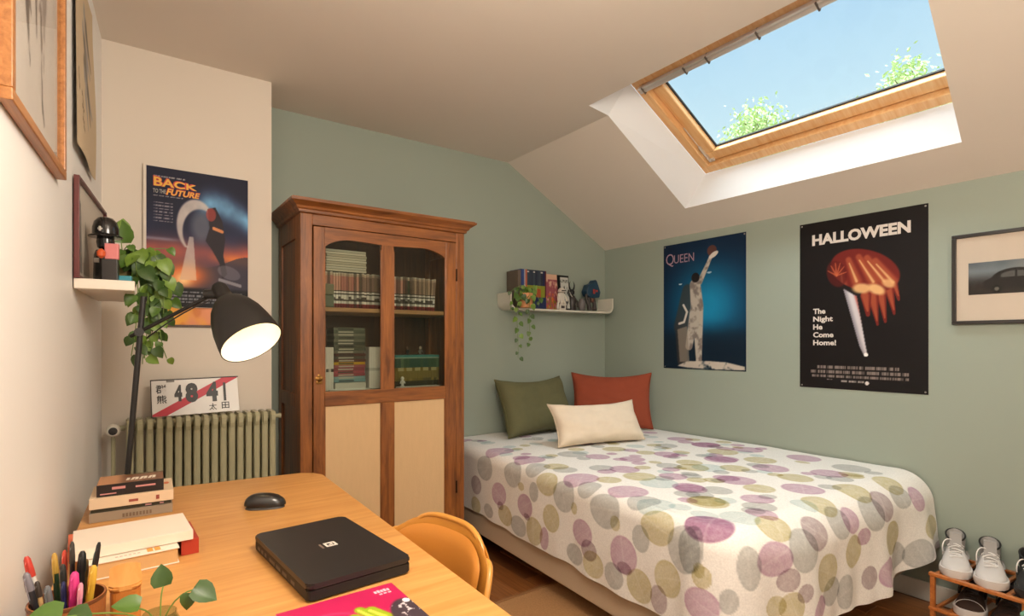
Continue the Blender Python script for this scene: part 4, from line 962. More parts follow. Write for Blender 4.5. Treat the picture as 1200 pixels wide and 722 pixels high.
def art_f3(u, v):
    col = np.ones(u.shape+(3,))*np.array([200.,190,176]); col = blend(col, (104,98,92), poly(u,v,[(.05,.05),(.09,.85),(.16,.80),(.20,.05)])*.8); return blend(col, (120,112,104), poly(u,v,[(.24,.05),(.30,.66),(.42,.30),(.44,.05)])*.7)
sheet('print', FW-.018, FH-.018, art_f3, f3, y=-.003, x0=.009, z0=.009, res=.006)
b_ = B(); box(b_, .008, FW-.008, -.0025, -.0005, .008, FH-.008); obj('backing_board', b_, mat('frame backing', (150,120,90), .8), f3)
# generic helmeted figurine
hf = thing('figurine', 'glossy black figurine under a wide domed helmet on the left shelf', 'figurine', (-.048, 2.215, SZ), -.4); hf.scale = (1, 1, 1.26)
mb_ = mat('glossy black vinyl', (18,17,18), .22, coat=.5)
b_ = B(); lathe(b_, [(.030,.0005),(.033,.004),(.031,.07),(.026,.082),(.012,.086)], 28); bd = obj('body', b_, mb_, hf, smooth=True)
b_ = B(); lathe(b_, [(.012,.084),(.022,.090),(.025,.104),(.022,.120),(.010,.126)], 24); obj('head', b_, mb_, hf, smooth=True)
b_ = B(); lathe(b_, [(.046,.116),(.047,.119),(.036,.124),(.036,.140),(.031,.156),(.020,.166),(.001,.170)], 30); hm = obj('helmet', b_, mb_, hf, smooth=True)
b_ = B(); box(b_, -.002, .004, -.0405, -.036, .128, .140, bev=.001); box(b_, -.006,.008,-.039,-.036,.132,.136, bev=.001); obj('badge', b_, m_alu, hf)
for bx in ((-.018, -.004, -.0345, -.030, .048, .060), (.004, .018, -.0345, -.030, .014, .026)):
    b_ = B(); box(b_, *bx, bev=.001); obj('sticker', b_, mat('pale sticker', (170,164,156), .5), hf)
cdn = thing('trinket', 'small pink card box with orange figure beside the black figurine', 'box', (-.034, 2.133, SZ), -.2)
b_ = B(); box(b_, -.020, .020, -.012, .012, 0, .066, bev=.001); obj('stand', b_, mat('clear dark stand', (44,40,38), .3), cdn)
b_ = B(); box(b_, -.014, .022, -.008, .010, .0665, .116, bev=.002); obj('card', b_, mat('pink card', (206,124,124), .5), cdn)
b_ = B(); lathe(b_, [(.002,.0665),(.011,.074),(.012,.086),(.006,.094),(.001,.097)], 14, Matrix.Translation((-.020,-.018,0))); obj('figure', b_, mat('orange vinyl', (198,84,40), .35), cdn, smooth=True)
tb = thing('box', 'small turquoise box under the hanging pothos on the left shelf', 'box', (.008, 2.165, SZ), -.1)
b_ = B(); box(b_, -.024, .014, -.014, .016, 0, .020, bev=.003); obj('body', b_, mat('turquoise plastic', (48,134,150), .4), tb)

# ================================================================== WHITE U SHELF ON THE BACK WALL
m_ws = mat('white powder coated steel', (214,210,196), .4)
us = thing('wall_shelf', 'white metal shelf with upturned rounded ends above the bed', 'shelf', (2.13, YB-.0005, 1.478))
L_ = .982; T_ = .012; r = .055; hh = .118
out_ = []; 
for a in np.linspace(0, PI/2, 8): out_.append((r-r*math.cos(a), r-r*math.sin(a)))
path = [(0, hh)]+out_+[(L_-p[0], p[1]) for p in out_[::-1]]+[(L_, hh)]
inn = []; r2 = r-T_
for a in np.linspace(0, PI/2, 8): inn.append((T_+r2-r2*math.cos(a), T_+r2-r2*math.sin(a)))
path_in = [(T_, hh)]+inn+[(L_-p[0], p[1]) for p in inn[::-1]]+[(L_-T_, hh)]
b_ = B(); n_ = len(path)
for i in range(n_-1):
    quad = [path[i], path[i+1], path_in[i+1], path_in[i]]
    prism(b_, quad, -.160, 0, 'y')
bmesh.ops.remove_doubles(b_, verts=b_.verts, dist=1e-5)
bmesh.ops.delete(b_, geom=[f for f in b_.faces if all(len(e.link_faces) > 2 for e in f.edges if abs(e.verts[0].co.y-e.verts[1].co.y) < 1e-6) and abs(f.normal.y) < .5 and False], context='FACES')
obj('tray', b_, m_ws, us)
US = 1.478+T_+.0005
# books standing
cols = [((104,92,82),.022),((44,62,112),.012),((52,74,130),.012),((150,150,158),.010),((176,96,72),.013),((52,62,76),.016),((48,56,68),.015),((44,52,64),.016),((56,64,74),.014),((40,48,62),.016),((50,58,70),.015),((60,66,76),.014),((44,48,60),.016),((36,40,70),.017),((86,30,40),.010)]
cn = ['brown','navy','royal blue','silver','orange','slate','dark slate','charcoal','steel grey','midnight','dark grey','pewter','ink blue','indigo','maroon']
x = 2.200
for k, (c, w_) in enumerate(cols):
    w_ *= 1.12
    o = thing('book', '%s book standing %s on the white metal shelf' % (cn[k], 'leftmost' if k == 0 else 'right of the %s one' % cn[k-1]), 'book', (x+w_/2, YB-.150, US), 0, 'books on the white metal shelf')
    lo = (132,134,44) if 5 <= k <= 13 else (206,196,186) if k == 3 else c
    hi = c; h_ = .270 if k else .262
    colored_box('cover', -w_/2+.0004, w_/2-.0004, 0, .135, 0, h_, [(.30,(38,48,86) if k > 4 else c),(.52,(168,84,50) if k in (9,10,11,4) else lo),(.60,lo),(.93,hi),(.965,(186,180,176) if k in (5,8,12) else hi),(1,hi)], PR, o)
    x += w_+.0003
def art_peach(u, v):
    col = np.ones(u.shape+(3,))*np.array([206.,166,140]); m_ = sstep(.42,.62,fbm(u,v,7,3)+.35*(1-v)*(1-u)*1.4); col = blend(col,(132,60,74),m_*.85*(v<.85)); col = blend(col,(196,92,40),sstep(.5,.7,fbm(u,v,11,8))*(v<.45)*.9); return blend(col,(120,120,40),sstep(.55,.7,fbm(u,v,9,17))*(v<.35)*.9)
def faceout(label, x0, w_, h_, art, cm, ang=.10):
    o = thing('book', label, 'book', (x0, YB-.118, US), 0, rot=(-ang,0,0))
    b_ = B(); box(b_, 0, w_, 0, .022, .0, h_, bev=.001); obj('cover', b_, cm, o); sheet('cover_art', w_-.002, h_-.002, art, o, y=-.0005, x0=.001, z0=.001, res=.004)
faceout('peach coloured book with a floral cover facing out on the white metal shelf', 2.462, .132, .262, art_peach, mat('peach cover', (200,160,136), .6))
def art_blackf(u, v):
    col = np.ones(u.shape+(3,))*np.array([20.,22,22]); ins = (u>.24)*(u<.94)*(v>.05)*(v<.95); col = blend(col,(186,188,180),ins.astype(float)); col = blend(col,(70,70,70),sstep(.5,.62,fbm(u,v,9,5))*ins*(v<.7)); return blend(col,(60,62,60),ins*(np.abs(v-.84)<.05)*(vnoise(u,v,40,3)>.5))
faceout('black book with white illustrated cover facing out beside the peach one', 2.597, .112, .262, art_blackf, mat('black cover', (22,22,22), .5))
# toys
m_tw = mat('white toy plastic', (206,200,188), .45); m_td = mat('dark toy plastic', (58,52,50), .45); m_tb = mat('teal blue toy plastic', (28,60,84), .4); m_tr = mat('toy red', (170,60,56), .4)
ty = thing('figurine', 'white robot toy seated on a small white block', 'figurine', (2.600, YB-.140, US), 0)
b_ = B(); box(b_, -.030,.030,-.015,.02,0,.042,bev=.003); obj('block', b_, m_tw, ty)
b_ = B(); box(b_, -.025,.025,-.008,.015,.075,.125,bev=.006); box(b_, -.012,.012,-.006,.012,.0425,.08,bev=.004); to = obj('torso', b_, m_tw, ty)
b_ = B(); lathe(b_, [(.010,.125),(.030,.130),(.026,.148),(.014,.160),(.001,.163)], 16); obj('helmet', b_, m_tw, ty, smooth=True)
for s in (-1,1):
    b_ = B(); tube(b_, [(s*.026,0,.118),(s*.038,-.004,.09),(s*.042,-.012,.066)], .006, 8); obj('arm', b_, m_tw, ty, smooth=True)
b_ = B(); tube(b_, [(-.020,0,.075),(-.040,-.006,.045),(-.046,-.010,.006)], .008, 8); obj('leg', b_, m_tw, ty, smooth=True)
b_ = B(); tube(b_, [(.014,0,.075),(.024,-.010,.05),(.024,-.018,.035)], .008, 8); obj('leg', b_, m_tw, ty, smooth=True)
b_ = B(); box(b_, -.016,.016,-.0165,-.0145,.012,.03); box(b_, -.02,.02,-.03,-.024,.136,.142); obj('visor', b_, m_td, ty)
ty = thing('figurine', 'dark horned toy figure between the black book and blue toy', 'figurine', (2.765, YB-.066, US), 0)
b_ = B(); lathe(b_, [(.030,0),(.036,.01),(.030,.05),(.036,.085),(.022,.115),(.012,.12)], 18); obj('body', b_, m_td, ty, smooth=True)
b_ = B(); lathe(b_, [(.006,.12),(.020,.13),(.022,.148),(.012,.165),(.001,.168)], 16); obj('head', b_, mat('black toy plastic',(26,24,26),.4), ty, smooth=True)
for s in (-1,1):
    b_ = B(); tube(b_, bez((s*.012,0,.160),(s*.03,0,.185),(s*.03,0,.205),(s*.014,0,.225),8), [.006,.006,.006,.005,.005,.004,.003,.002,.001], 8); obj('horn', b_, mat('black toy plastic',(26,24,26),.4), ty, smooth=True)
    b_ = B(); tube(b_, [(s*.03,0,.10),(s*.05,-.01,.07),(s*.046,-.016,.03)], .008, 8); obj('arm', b_, m_td, ty, smooth=True)
b_ = B(); tube(b_, bez((-.05,-.018,.16),(-.03,-.02,.12),(.0,-.02,.10),(.02,-.022,.05)), .003, 6); obj('staff', b_, m_tw, ty)
ty = thing('figurine', 'bulky teal blue armoured toy on dark legs at the right end of the shelf', 'figurine', (2.925, YB-.100, US), 0)
b_ = B(); prism(b_, [(-.070,.150),(-.045,.205),(.010,.215),(.020,.245),(.038,.240),(.046,.200),(.078,.150),(.066,.110),(.0,.100),(-.055,.118)], -.035, .03, 'y'); bmesh.ops.bevel(b_, geom=list(b_.edges), offset=.005, segments=1, affect='EDGES'); tq = obj('armour', b_, m_tb, ty)
b_ = B(); box(b_, -.008,.012,-.042,-.0355,.135,.17,bev=.002); box(b_, .022,.040,-.042,-.0355,.15,.165,bev=.002); obj('marking', b_, m_tr, tq)
for s in (-1,1):
    b_ = B(); tube(b_, [(s*.022,-.004,.105),(s*.030,-.012,.06),(s*.026,-.018,.012)], [.016,.014,.020], 10); obj('leg', b_, m_td, ty, smooth=True)
b_ = B(); box(b_, -.014,.014,-.03,.01,.07,.11,bev=.004); obj('hip', b_, mat('brown toy plastic',(96,66,54),.4), ty)
b_ = B(); tube(b_, [(-.06,-.02,.13),(-.072,-.03,.09),(-.060,-.036,.05)], .010, 8); obj('arm', b_, m_td, ty, smooth=True)
ty = thing('figurine', 'grey rounded toy left of the teal blue armoured toy', 'figurine', (2.806, YB-.135, US), 0)
b_ = B(); lathe(b_, [(.020,0),(.026,.02),(.028,.06),(.020,.09),(.001,.098)], 16); obj('body', b_, mat('grey toy plastic',(96,92,92),.4), ty, smooth=True)

# ================================================================== DESK LAMP
m_lb = mat('matt black lamp metal', (30,28,27), .42)
lam = thing('desk_lamp', 'lit black desk lamp with bell shade on a long tilted stem', 'lamp', (.005, 2.13, Z0))
L0 = Vector((.005, 2.13, Z0))
b_ = B(); lathe(b_, [(.060,0),(.062,.004),(.060,.012),(.020,.016),(.012,.03),(.001,.031)], 30); obj('base', b_, m_lb, lam, smooth=True)
top = Vector((.052, 2.13, 1.40))-L0
b_ = B(); tube(b_, [(0,0,.012), top], .0085, 12); obj('stem', b_, m_lb, lam, smooth=True)
R_v = Vector((.815,-.579,0)); F_v = Vector((.579,.815,0)); U_v = Vector((0,0,1))
A_ = (R_v*.58-U_v*.75-F_v*.28).normalized()
cen = Vector((.326, 1.858, 1.250))-L0
apex = cen-A_*.228
rotm = A_.to_track_quat('Z', 'Y').to_matrix().to_4x4(); Ms = Matrix.Translation(apex)@rotm@Matrix.Diagonal((.93,.93,1.06,1))
b_ = B()
prof = [(.001,-.018),(.020,-.016),(.026,-.006),(.027,.030),(.030,.040),(.050,.056),(.070,.082),(.084,.112),(.094,.150),(.1005,.195),(.102,.215)]
inner = [(.100,.215),(.0985,.195),(.092,.150),(.082,.113),(.068,.084),(.048,.059),(.024,.046),(.001,.045)]
lathe(b_, prof+inner, 48, Ms, cap=False)
for f in b_.faces: pass
bmesh.ops.remove_doubles(b_, verts=b_.verts, dist=1e-6)
sh_ = obj('shade', b_, m_lb, lam, smooth=True)
b_ = B(); lathe(b_, [(.0985,.214),(.0970,.195),(.0905,.150),(.0805,.114),(.0665,.086),(.0465,.061),(.023,.048),(.001,.047)], 48, Ms, cap=False)
lin_ = obj('shade_lining', b_, mat('white lamp lining', (250,246,236), .35), sh_, smooth=True); lin_['label'] = 'white inner lining of the shade'
b_ = B(); lathe(b_, [(.012,.047),(.013,.08),(.028,.105),(.031,.125),(.022,.150),(.001,.158)], 24, Ms)
bulb = obj('bulb', b_, mat('lit bulb', (255,236,190), .4, emit=((255,222,150), 1.0)), sh_, smooth=True)
lt = light('lamp_bulb_light', 'POINT', L0+apex+A_*.19, .34, (1,.80,.50), shadow_soft_size=.030)
jt = Vector((.040, 2.13, 1.285))-L0; sj = apex+A_*.02-R_v*.030
b_ = B(); tube(b_, [jt-(sj-jt).normalized()*.03, sj], .0060, 10); obj('arm', b_, m_lb, lam, smooth=True)
b_ = B(); tube(b_, [jt+Vector((0,.016,0)), jt+Vector((0,-.018,0))], .014, 14); obj('joint', b_, m_lb, lam, smooth=True)
b_ = B(); tube(b_, [sj-R_v*.026, sj+R_v*.012], .016, 14); obj('shade_joint', b_, m_lb, lam, smooth=True)
b_ = B(); tube(b_, bez(sj+Vector((-.01,0,-.02)), sj+Vector((-.02,0,-.03)), sj+Vector((-.07,0.02,-.04)), jt+Vector((.02,0,-.02))), .0025, 6); obj('cable', b_, m_lb, lam)

# ================================================================== BOOKS ON THE DESK
def bk(name, label, x, y, z, rz, w_, d_, h_, cover, pages, spine='-y', group=None, lettering=None, ct=.0022):
    """lying book: w_ along local x (long side), d_ along local y; spine towards -y"""
    t = thing(name, label, 'book', (x, y, z), math.radians(rz), group)
    b_ = B(); box(b_, .003, w_-.003, .004 if spine == '-y' else .003, d_-.003, ct, h_-ct); obj('page_block', b_, pages, t)
    b_ = B(); box(b_, 0, w_, 0, d_, 0, ct, bev=.0006, seg=1); box(b_, 0, w_, 0, d_, h_-ct, h_, bev=.0006, seg=1)
    if spine: box(b_, 0, w_, 0, ct, ct*.8, h_-ct*.8)
    obj('cover', b_, cover, t)
    return t
m_pg = mat('cream pages', (216,196,168), .8, noise=.06, nscale=400, stretch=(1,1,8)); m_pg2 = mat('tan pages', (206,164,110), .8, noise=.08, nscale=300, stretch=(1,1,8))
G = 'books stacked at the back of the desk'
t = bk('book', 'grey paperback lying lowest in the rear pile on the desk', -.078, 1.905, Z0, -2, .196, .14, .026, mat('grey book cover', (150,134,114), .5), m_pg, group=G)
b_ = B()
for k in range(9): box(b_, .075+k*.008, .080+k*.008, -.0012, -.0002, .006, .016)
obj('spine_lettering', b_, mat('brown print', (118,98,78), .6), t)
t = bk('book', 'thin dark green paperback second from the bottom of the rear pile', -.074, 1.908, Z0+.0265, -2, .188, .14, .010, mat('dark green book cover', (54,50,36), .5), m_pg, group=G, ct=.0015)
b_ = B(); box(b_, .125,.140,-.0012,-.0002,.003,.007); box(b_, .160,.170,-.0012,-.0002,.003,.007); obj('spine_lettering', b_, mat('pinkish print', (176,130,130), .6), t)
t = bk('book', 'cream paperback with orange motif in the middle of the rear pile', -.078, 1.903, Z0+.037, -2, .198, .165, .030, mat('cream book cover', (222,196,164), .5), m_pg, group=G)
b_ = B(); box(b_, .090,.112,-.0012,-.0002,.010,.017); box(b_, .155,.163,-.0012,-.0002,.008,.020); obj('spine_lettering', b_, mat('brown red print', (150,72,60), .6), t)
b_ = B(); lathe(b_, [(.010,0),(.010,.0006)], 12, Matrix.Translation((.182,.10,.0301))@Matrix.Diagonal((.7,1.4,1,1))); obj('motif', b_, mat('orange print', (214,110,60), .5), t)
t = bk('book', 'black spined paperback with brown cover topmost in the rear pile', -.062, 1.912, Z0+.0675, -2, .158, .120, .033, mat('black book cover', (34,26,24), .45), m_pg, group=G)
def art_top(u, v): c = blend(np.ones(u.shape+(3,))*np.array([196.,140,98]), (128,84,56), sstep(.25,.4,u)*sstep(1.0,.9,v)); return blend(c, (88,80,44), (v > .86)*(u>.4)*.8)
nx, ny = 50, 40; U, V = np.meshgrid(np.linspace(0,1,nx), np.linspace(0,1,ny))
grid('cover_art', np.stack([.001+U*.156, .001+V*.118, np.full_like(U,.0333)], -1), lin(np.clip(art_top(U,V),0,255)), printed('glossy print', .3), t)
b_ = B()
for k in range(7):
    x0 = .066+k*.0105; prism(b_, [(x0,.028),(x0+.007,.028),(x0+.013,.062),(x0+.006,.062)] if k % 2 else [(x0,.028),(x0+.008,.030),(x0+.010,.060),(x0+.003,.062)], .0336, .0340, 'z')
obj('title_lettering', b_, mat('white cover print', (236,224,206), .5), t)
b_ = B(); box(b_, .035,.066,-.0012,-.0002,.018,.025); box(b_, .090,.138,-.0012,-.0002,.017,.022); box(b_, .008,.045,-.0012,-.0002,.006,.009); obj('spine_lettering', b_, mat('pink spine print', (206,140,136), .6), t)
G = 'books piled in the middle of the desk by the wall'
m_wb = mat('white book cover', (232,218,200), .45)
t = bk('book', 'thick white book with tan page edges at the front of the middle pile', -.074, 1.440, Z0, 3.5, .178, .150, .035, m_wb, m_pg2, spine=None, group=G)
t['label'] = 'thick white book with tan page edges facing front, under another white book'
b_ = B()
for k, c in enumerate(('r','y')): box(b_, .118+k*.014, .129+k*.014, .010, .034, .0352, .0356)
obj('cover_mark', b_, mat('orange yellow print', (226,150,60), .5), t)
b_ = B()
for k in range(6): box(b_, .060+k*.008, .065+k*.008, .014, .020, .0352, .0355)
obj('cover_lettering', b_, mat('pale grey print', (196,176,160), .5), t)
t = bk('book', 'red ridged notebook sticking out to the right of the middle pile', .110, 1.492, Z0, 2, .036, .150, .036, mat('red cover', (176,54,34), .45, bump=.3, bscale=90, stretch=(8,1,1)), mat('red page edge', (190,76,50), .7), group=G)
t = bk('book', 'coral red book lying behind the white books against the wall', -.104, 1.60, Z0, 3, .225, .105, .034, mat('coral cover', (222,110,76), .5), m_pg, group=G)
t = bk('book', 'large white book lying on top of the middle pile', -.088, 1.475, Z0+.0365, 3, .222, .165, .022, m_wb, mat('grey white pages', (206,196,190), .8), group=G)

# ================================================================== PENCIL CUP
m_lea = mat('tan leather', (150,88,46), .45, noise=.15, nscale=20, bump=.2, bscale=160)
cup = thing('pencil_cup', 'tan leather pencil cup beside the wall', 'cup', (-.072, 1.105, Z0))
b_ = B(); lathe(b_, [(.001,0),(.044,.0),(.047,.004),(.049,.098),(.049,.100),(.0465,.100),(.0450,.006),(.001,.006)], 40, cap=False); obj('body', b_, m_lea, cup, smooth=True)
b_ = B(); lathe(b_, [(.0493,.094),(.0502,.0965),(.0493,.100)], 40, cap=False); obj('stitched_rim', b_, mat('dark leather rim', (98,56,30), .5), cup, smooth=True)
pens = [('red tipped marker with white barrel',(-.026,.018),(-.052,.022),.165,.0058,(206,202,196),(186,58,46)),('black marker with pale grey cap leaning left',(-.030,-.004),(-.050,.000),.146,.0058,(44,42,46),(120,116,124)),
 ('teal and grey pen in the front of the cup',(-.018,-.022),(-.022,-.030),.128,.0055,(60,150,150),(96,100,104)),('dark green pencil with gold ferrule',(-.012,.016),(-.018,.022),.160,.0048,(38,62,40),(176,140,60)),
 ('olive green pen standing upright',(-.004,.002),(-.006,.004),.145,.0050,(44,60,36),(40,40,36)),('bright magenta highlighter in the pencil cup',(.006,-.016),(.010,-.022),.138,.0072,(206,52,128),(206,60,132)),
 ('blue ballpoint between green and magenta pens',(-.002,-.012),(-.004,-.016),.124,.0042,(52,56,110),(40,44,90)),('tall black pencil near the back of the cup',(.008,.020),(.004,.026),.172,.0042,(30,28,28),(60,54,48)),
 ('thick black felt pen at the centre',(.014,.008),(.018,.012),.158,.0066,(28,27,28),(20,20,20)),('slim black pen leaning to the right',(.020,-.006),(.040,.004),.172,.0042,(26,25,26),(26,25,26)),
 ('teal capped brush pen behind the yellow pencil',(.028,.012),(.036,.018),.154,.0046,(70,140,126),(120,176,164)),('mustard yellow flat pencil at the right of the cup',(.024,-.014),(.034,-.018),.142,.0062,(196,156,48),(206,166,60)),
 ('brown pencil stub next to the yellow pencil',(.020,.022),(.022,.026),.140,.0048,(134,104,60),(120,90,50)),('pink pen low in the right of the cup',(.014,-.026),(.018,-.030),.122,.0042,(222,130,160),(222,150,170)),
 ('orange coral pencil at the back of the cup',(-.006,.030),(-.006,.034),.158,.0045,(222,120,84),(206,70,50)),('natural wood pencil leaning left low',(-.032,.010),(-.038,.012),.124,.0046,(206,164,110),(60,50,44))]
for nm, (ax_, ay_), (bx_, by_), ln_, r_, c1, c2 in pens:
    base = Vector((-.072+ax_*.72, 1.105+ay_*.72, Z0+.0068)); d = Vector((bx_-ax_*.72, by_-ay_*.72, ln_)).normalized()
    t = thing('pen', nm, 'pen', base, 0, 'pens and pencils in the leather cup')
    b_ = B(); r_ *= .86; tube(b_, [Vector((0,0,.001)), d*ln_*.80], r_, 10); obj('barrel', b_, mat('pen '+nm, c1, .35), t, smooth=True)
    b_ = B(); tube(b_, [d*ln_*.80, d*ln_*.86, d*ln_*.97, d*ln_], [r_*1.12, r_*1.12, r_*.9, r_*.45], 10); cp_ = obj('cap', b_, mat('pen cap '+nm, c2, .35), t, smooth=True)
    b_ = B(); s_ = Vector((-.3,-.95,0)); tube(b_, [d*ln_*.95+s_*r_, d*ln_*.93+s_*r_*1.8, d*ln_*.72+s_*r_*1.7], .0010, 5); obj('clip', b_, mat('pen cap '+nm, c2, .35), cp_)
# wooden box
wb = thing('box', 'small rounded honey coloured wooden box beside the pencil cup', 'box', (.0025, 1.195, Z0))
b_ = B(); rbox(b_, -.022, .022, -.056, .060, 0, .078, .014, .003); obj('body', b_, wood('box wood', (190,112,46), (214,140,64), .4, axis='y'), wb)
b_ = B(); rbox(b_, -.0235, .0235, -.0575, .0615, .0785, .086, .015, .003); obj('lid', b_, wood('box lid wood', (224,152,74), (240,178,102), .4, axis='y'), wb)

# ================================================================== PLANTS
def leaf_mesh(name, m, cup_=.16, seed=0, droop=.25):
    b_ = B(); N_ = 7
    ys_ = [0,.12,.3,.5,.7,.88,1.0]; ws_ = [.05,.34,.45,.42,.30,.13,.0]; back = [-.0,-.10,-.04,0,0,0,0]
    mid = [b_.verts.new((0, y, -droop*y*y)) for y in ys_]
    for s in (-1, 1):
        e1 = [b_.verts.new((s*w_*.55, y+bk_*.8, -droop*y*y+cup_*w_*.35)) for y, w_, bk_ in zip(ys_, ws_, back)]
        e2 = [b_.verts.new((s*w_, y+bk_, -droop*y*y+cup_*w_*.55)) for y, w_, bk_ in zip(ys_, ws_, back)]
        for a, b in ((mid, e1), (e1, e2)):
            for i in range(N_-1):
                vs = (a[i], a[i+1], b[i+1], b[i]) if s > 0 else (b[i], b[i+1], a[i+1], a[i]); b_.faces.new(vs)
    bmesh.ops.remove_doubles(b_, verts=b_.verts, dist=.004)
    me = bpy.data.meshes.new(name); 
    for f in b_.faces: f.smooth = True
    b_.to_mesh(me); b_.free(); me.materials.append(m); return me
lg = [mat('pothos leaf %s' % n, c, .42, noise=.25, nscale=2.5, trans=.15) for n, c in (('deep green',(56,84,32)),('mid green',(76,108,38)),('light green',(108,138,52)))]
LM = [leaf_mesh('leaf', m_, .5, droop=d_) for m_ in lg for d_ in (.15,.35)]
m_st = mat('pothos stem', (104,130,56), .5)
def place_leaf(parent, p, size, direction, normal, rng, which=None):
    d = Vector(direction).normalized(); n = Vector(normal); n = (n-d*n.dot(d)).normalized(); x = d.cross(n)
    me = rng.choice(LM) if which is None else LM[which]
    o = link('leaf', me, parent)
    o.matrix_local = Matrix(((x.x*size, d.x*size, n.x*size, p[0]),(x.y*size, d.y*size, n.y*size, p[1]),(x.z*size, d.z*size, n.z*size, p[2]),(0,0,0,1)))
    return o
def vines(plant, paths, size, step, rng, stem_r=.0015, spread=1.0, face=(-.3,-.9,.35)):
    for path in paths:
        n_ = len(path)-1; b_ = B(); tube(b_, path, stem_r, 5); obj('vine', b_, m_st, plant)
        acc = step*rng.random(); side = rng.choice((-1,1)); last = Vector(path[0])
        for i in range(1, len(path)):
            a, b = Vector(path[i-1]), Vector(path[i]); seg_l = (b-a).length
            while acc < seg_l:
                p = a.lerp(b, acc/seg_l); td = (b-a).normalized(); sd = Vector((side*rng.uniform(.5,1), rng.uniform(-.9,.15), rng.uniform(-.3,.25)))*spread
                frac = (i-1+acc/seg_l)/n_; s_ = size*rng.uniform(.75,1.15)*(1.05-.45*frac)
                q_ = p+sd*s_*.35
                dd = sd*.7+Vector((0,0,-.75-.3*rng.random())); 
                nn_ = Vector(face)+Vector((rng.uniform(-.45,.45), rng.uniform(-.3,.3), rng.uniform(-.3,.4)))
                place_leaf(plant, q_, s_, dd, nn_, rng)
                acc += step*rng.uniform(.75,1.25); side = -side
            acc -= seg_l
# 1. pothos on the left board
rng = random.Random(4)
PO = Vector((-.002, 2.350, SZ))
p1_ = thing('potted_plant', 'trailing pothos in an olive pot hanging over the left board shelf', 'plant', PO)
b_ = B(); lathe(b_, [(.001,0),(.036,0),(.038,.003),(.046,.085),(.046,.090),(.042,.090),(.040,.070),(.001,.070)], 30, cap=False); obj('pot', b_, mat('olive ceramic', (112,100,52), .4, coat=.3), p1_, smooth=True)
b_ = B(); lathe(b_, [(.040,.0705),(.02,.078),(.001,.080)], 20); obj('soil', b_, mat('dark soil', (44,32,24), .95), p1_)
paths = []
for k in range(9):
    ex = .042+.078*(k/8)+rng.uniform(-.01,.01); ey = -.10+.11*rng.random(); drop_ = [.24,.27,.25,.22,.20,.17,.13,.08,.14][k]
    paths.append(bez((0,0,.075), (.02,-.02,.13), (ex*.8,ey,.16), (ex,ey,.06), 6)+bez((ex,ey,.06), (ex+.01,ey,.0), (ex-.005+.02*rng.random(),ey,-drop_*.6), (ex+rng.uniform(-.02,.02),ey,-drop_), 6)[1:])
vines(p1_, paths, .062, .034, rng)
short = [bez((0,0,.075), (-.01,-.02,.12), (-.03+.02*k,-.04,.14), (-.05+.035*k,-.07+.02*(k%2),.10+.02*(k%3)), 5) for k in range(6)]
vines(p1_, short, .055, .030, rng)
b_ = B(); tube(b_, bez((0,0,.075),(.0,-.01,.12),(-.005,-.02,.14),(-.005,-.02,.155)), .0018, 5); obj('vine', b_, m_st, p1_)
place_leaf(p1_, (-.005,-.02,.150), .085, (.0,.0,1), (-.1,-1,.1), rng, 2); place_leaf(p1_, (.0,-.01,.19), .050, (.05,.0,1), (.3,-1,.1), rng, 4)
tail = bez((.055,-.08,-.05),(.055,-.08,-.14),(.05,-.08,-.2),(.062,-.07,-.25), 6); vines(p1_, [tail], .045, .05, rng)
tail = bez((.10,-.10,.03),(.10,-.10,-.10),(.10,-.10,-.19),(.125,-.08,-.25), 6); vines(p1_, [tail], .042, .06, rng)
# 2. pothos on the white shelf
rng = random.Random(9)
p2_ = thing('potted_plant', 'trailing pothos in a terracotta pot on the white metal shelf', 'plant', (2.205, YB-.185+.09, US))
p2_.location = (2.168+.068, YB-.205+.01, US)
b_ = B(); lathe(b_, [(.001,0),(.040,0),(.043,.003),(.047,.092),(.047,.098),(.043,.098),(.041,.075),(.001,.075)], 30, cap=False); obj('pot', b_, mat('peach terracotta', (206,142,92), .6), p2_, smooth=True)
b_ = B(); lathe(b_, [(.041,.0755),(.02,.082),(.001,.084)], 20); obj('soil', b_, mat('dark soil', (44,32,24), .95), p2_)
paths = [bez((0,0,.08), (-.02+.01*k,-.02,.15), (-.10+.035*k,-.03,.15+.02*(k%2)), (-.15+.05*k,-.03,.10+.02*(k%3)), 6) for k in range(6)]
paths += [bez((0,0,.08),(-.07,-.03,.12),(-.10,-.05,.08),(-.115,-.05,-.02),5)+bez((-.115,-.05,-.02),(-.115,-.05,-.12),(-.10,-.05,-.22),(-.105,-.05,-.34),8)[1:],
          bez((0,0,.08),(.0,-.06,.12),(-.02,-.07,.08),(-.03,-.07,-.02),5)+bez((-.03,-.07,-.02),(-.02,-.07,-.1),(-.02,-.07,-.16),(-.03,-.07,-.24),8)[1:],
          bez((0,0,.08),(.07,-.04,.12),(.09,-.045,.07),(.075,-.045,.01),6), bez((0,0,.08),(-.08,-.02,.13),(-.12,-.02,.1),(-.155,-.03,-.03),6)]
vines(p2_, paths, .048, .036, rng)
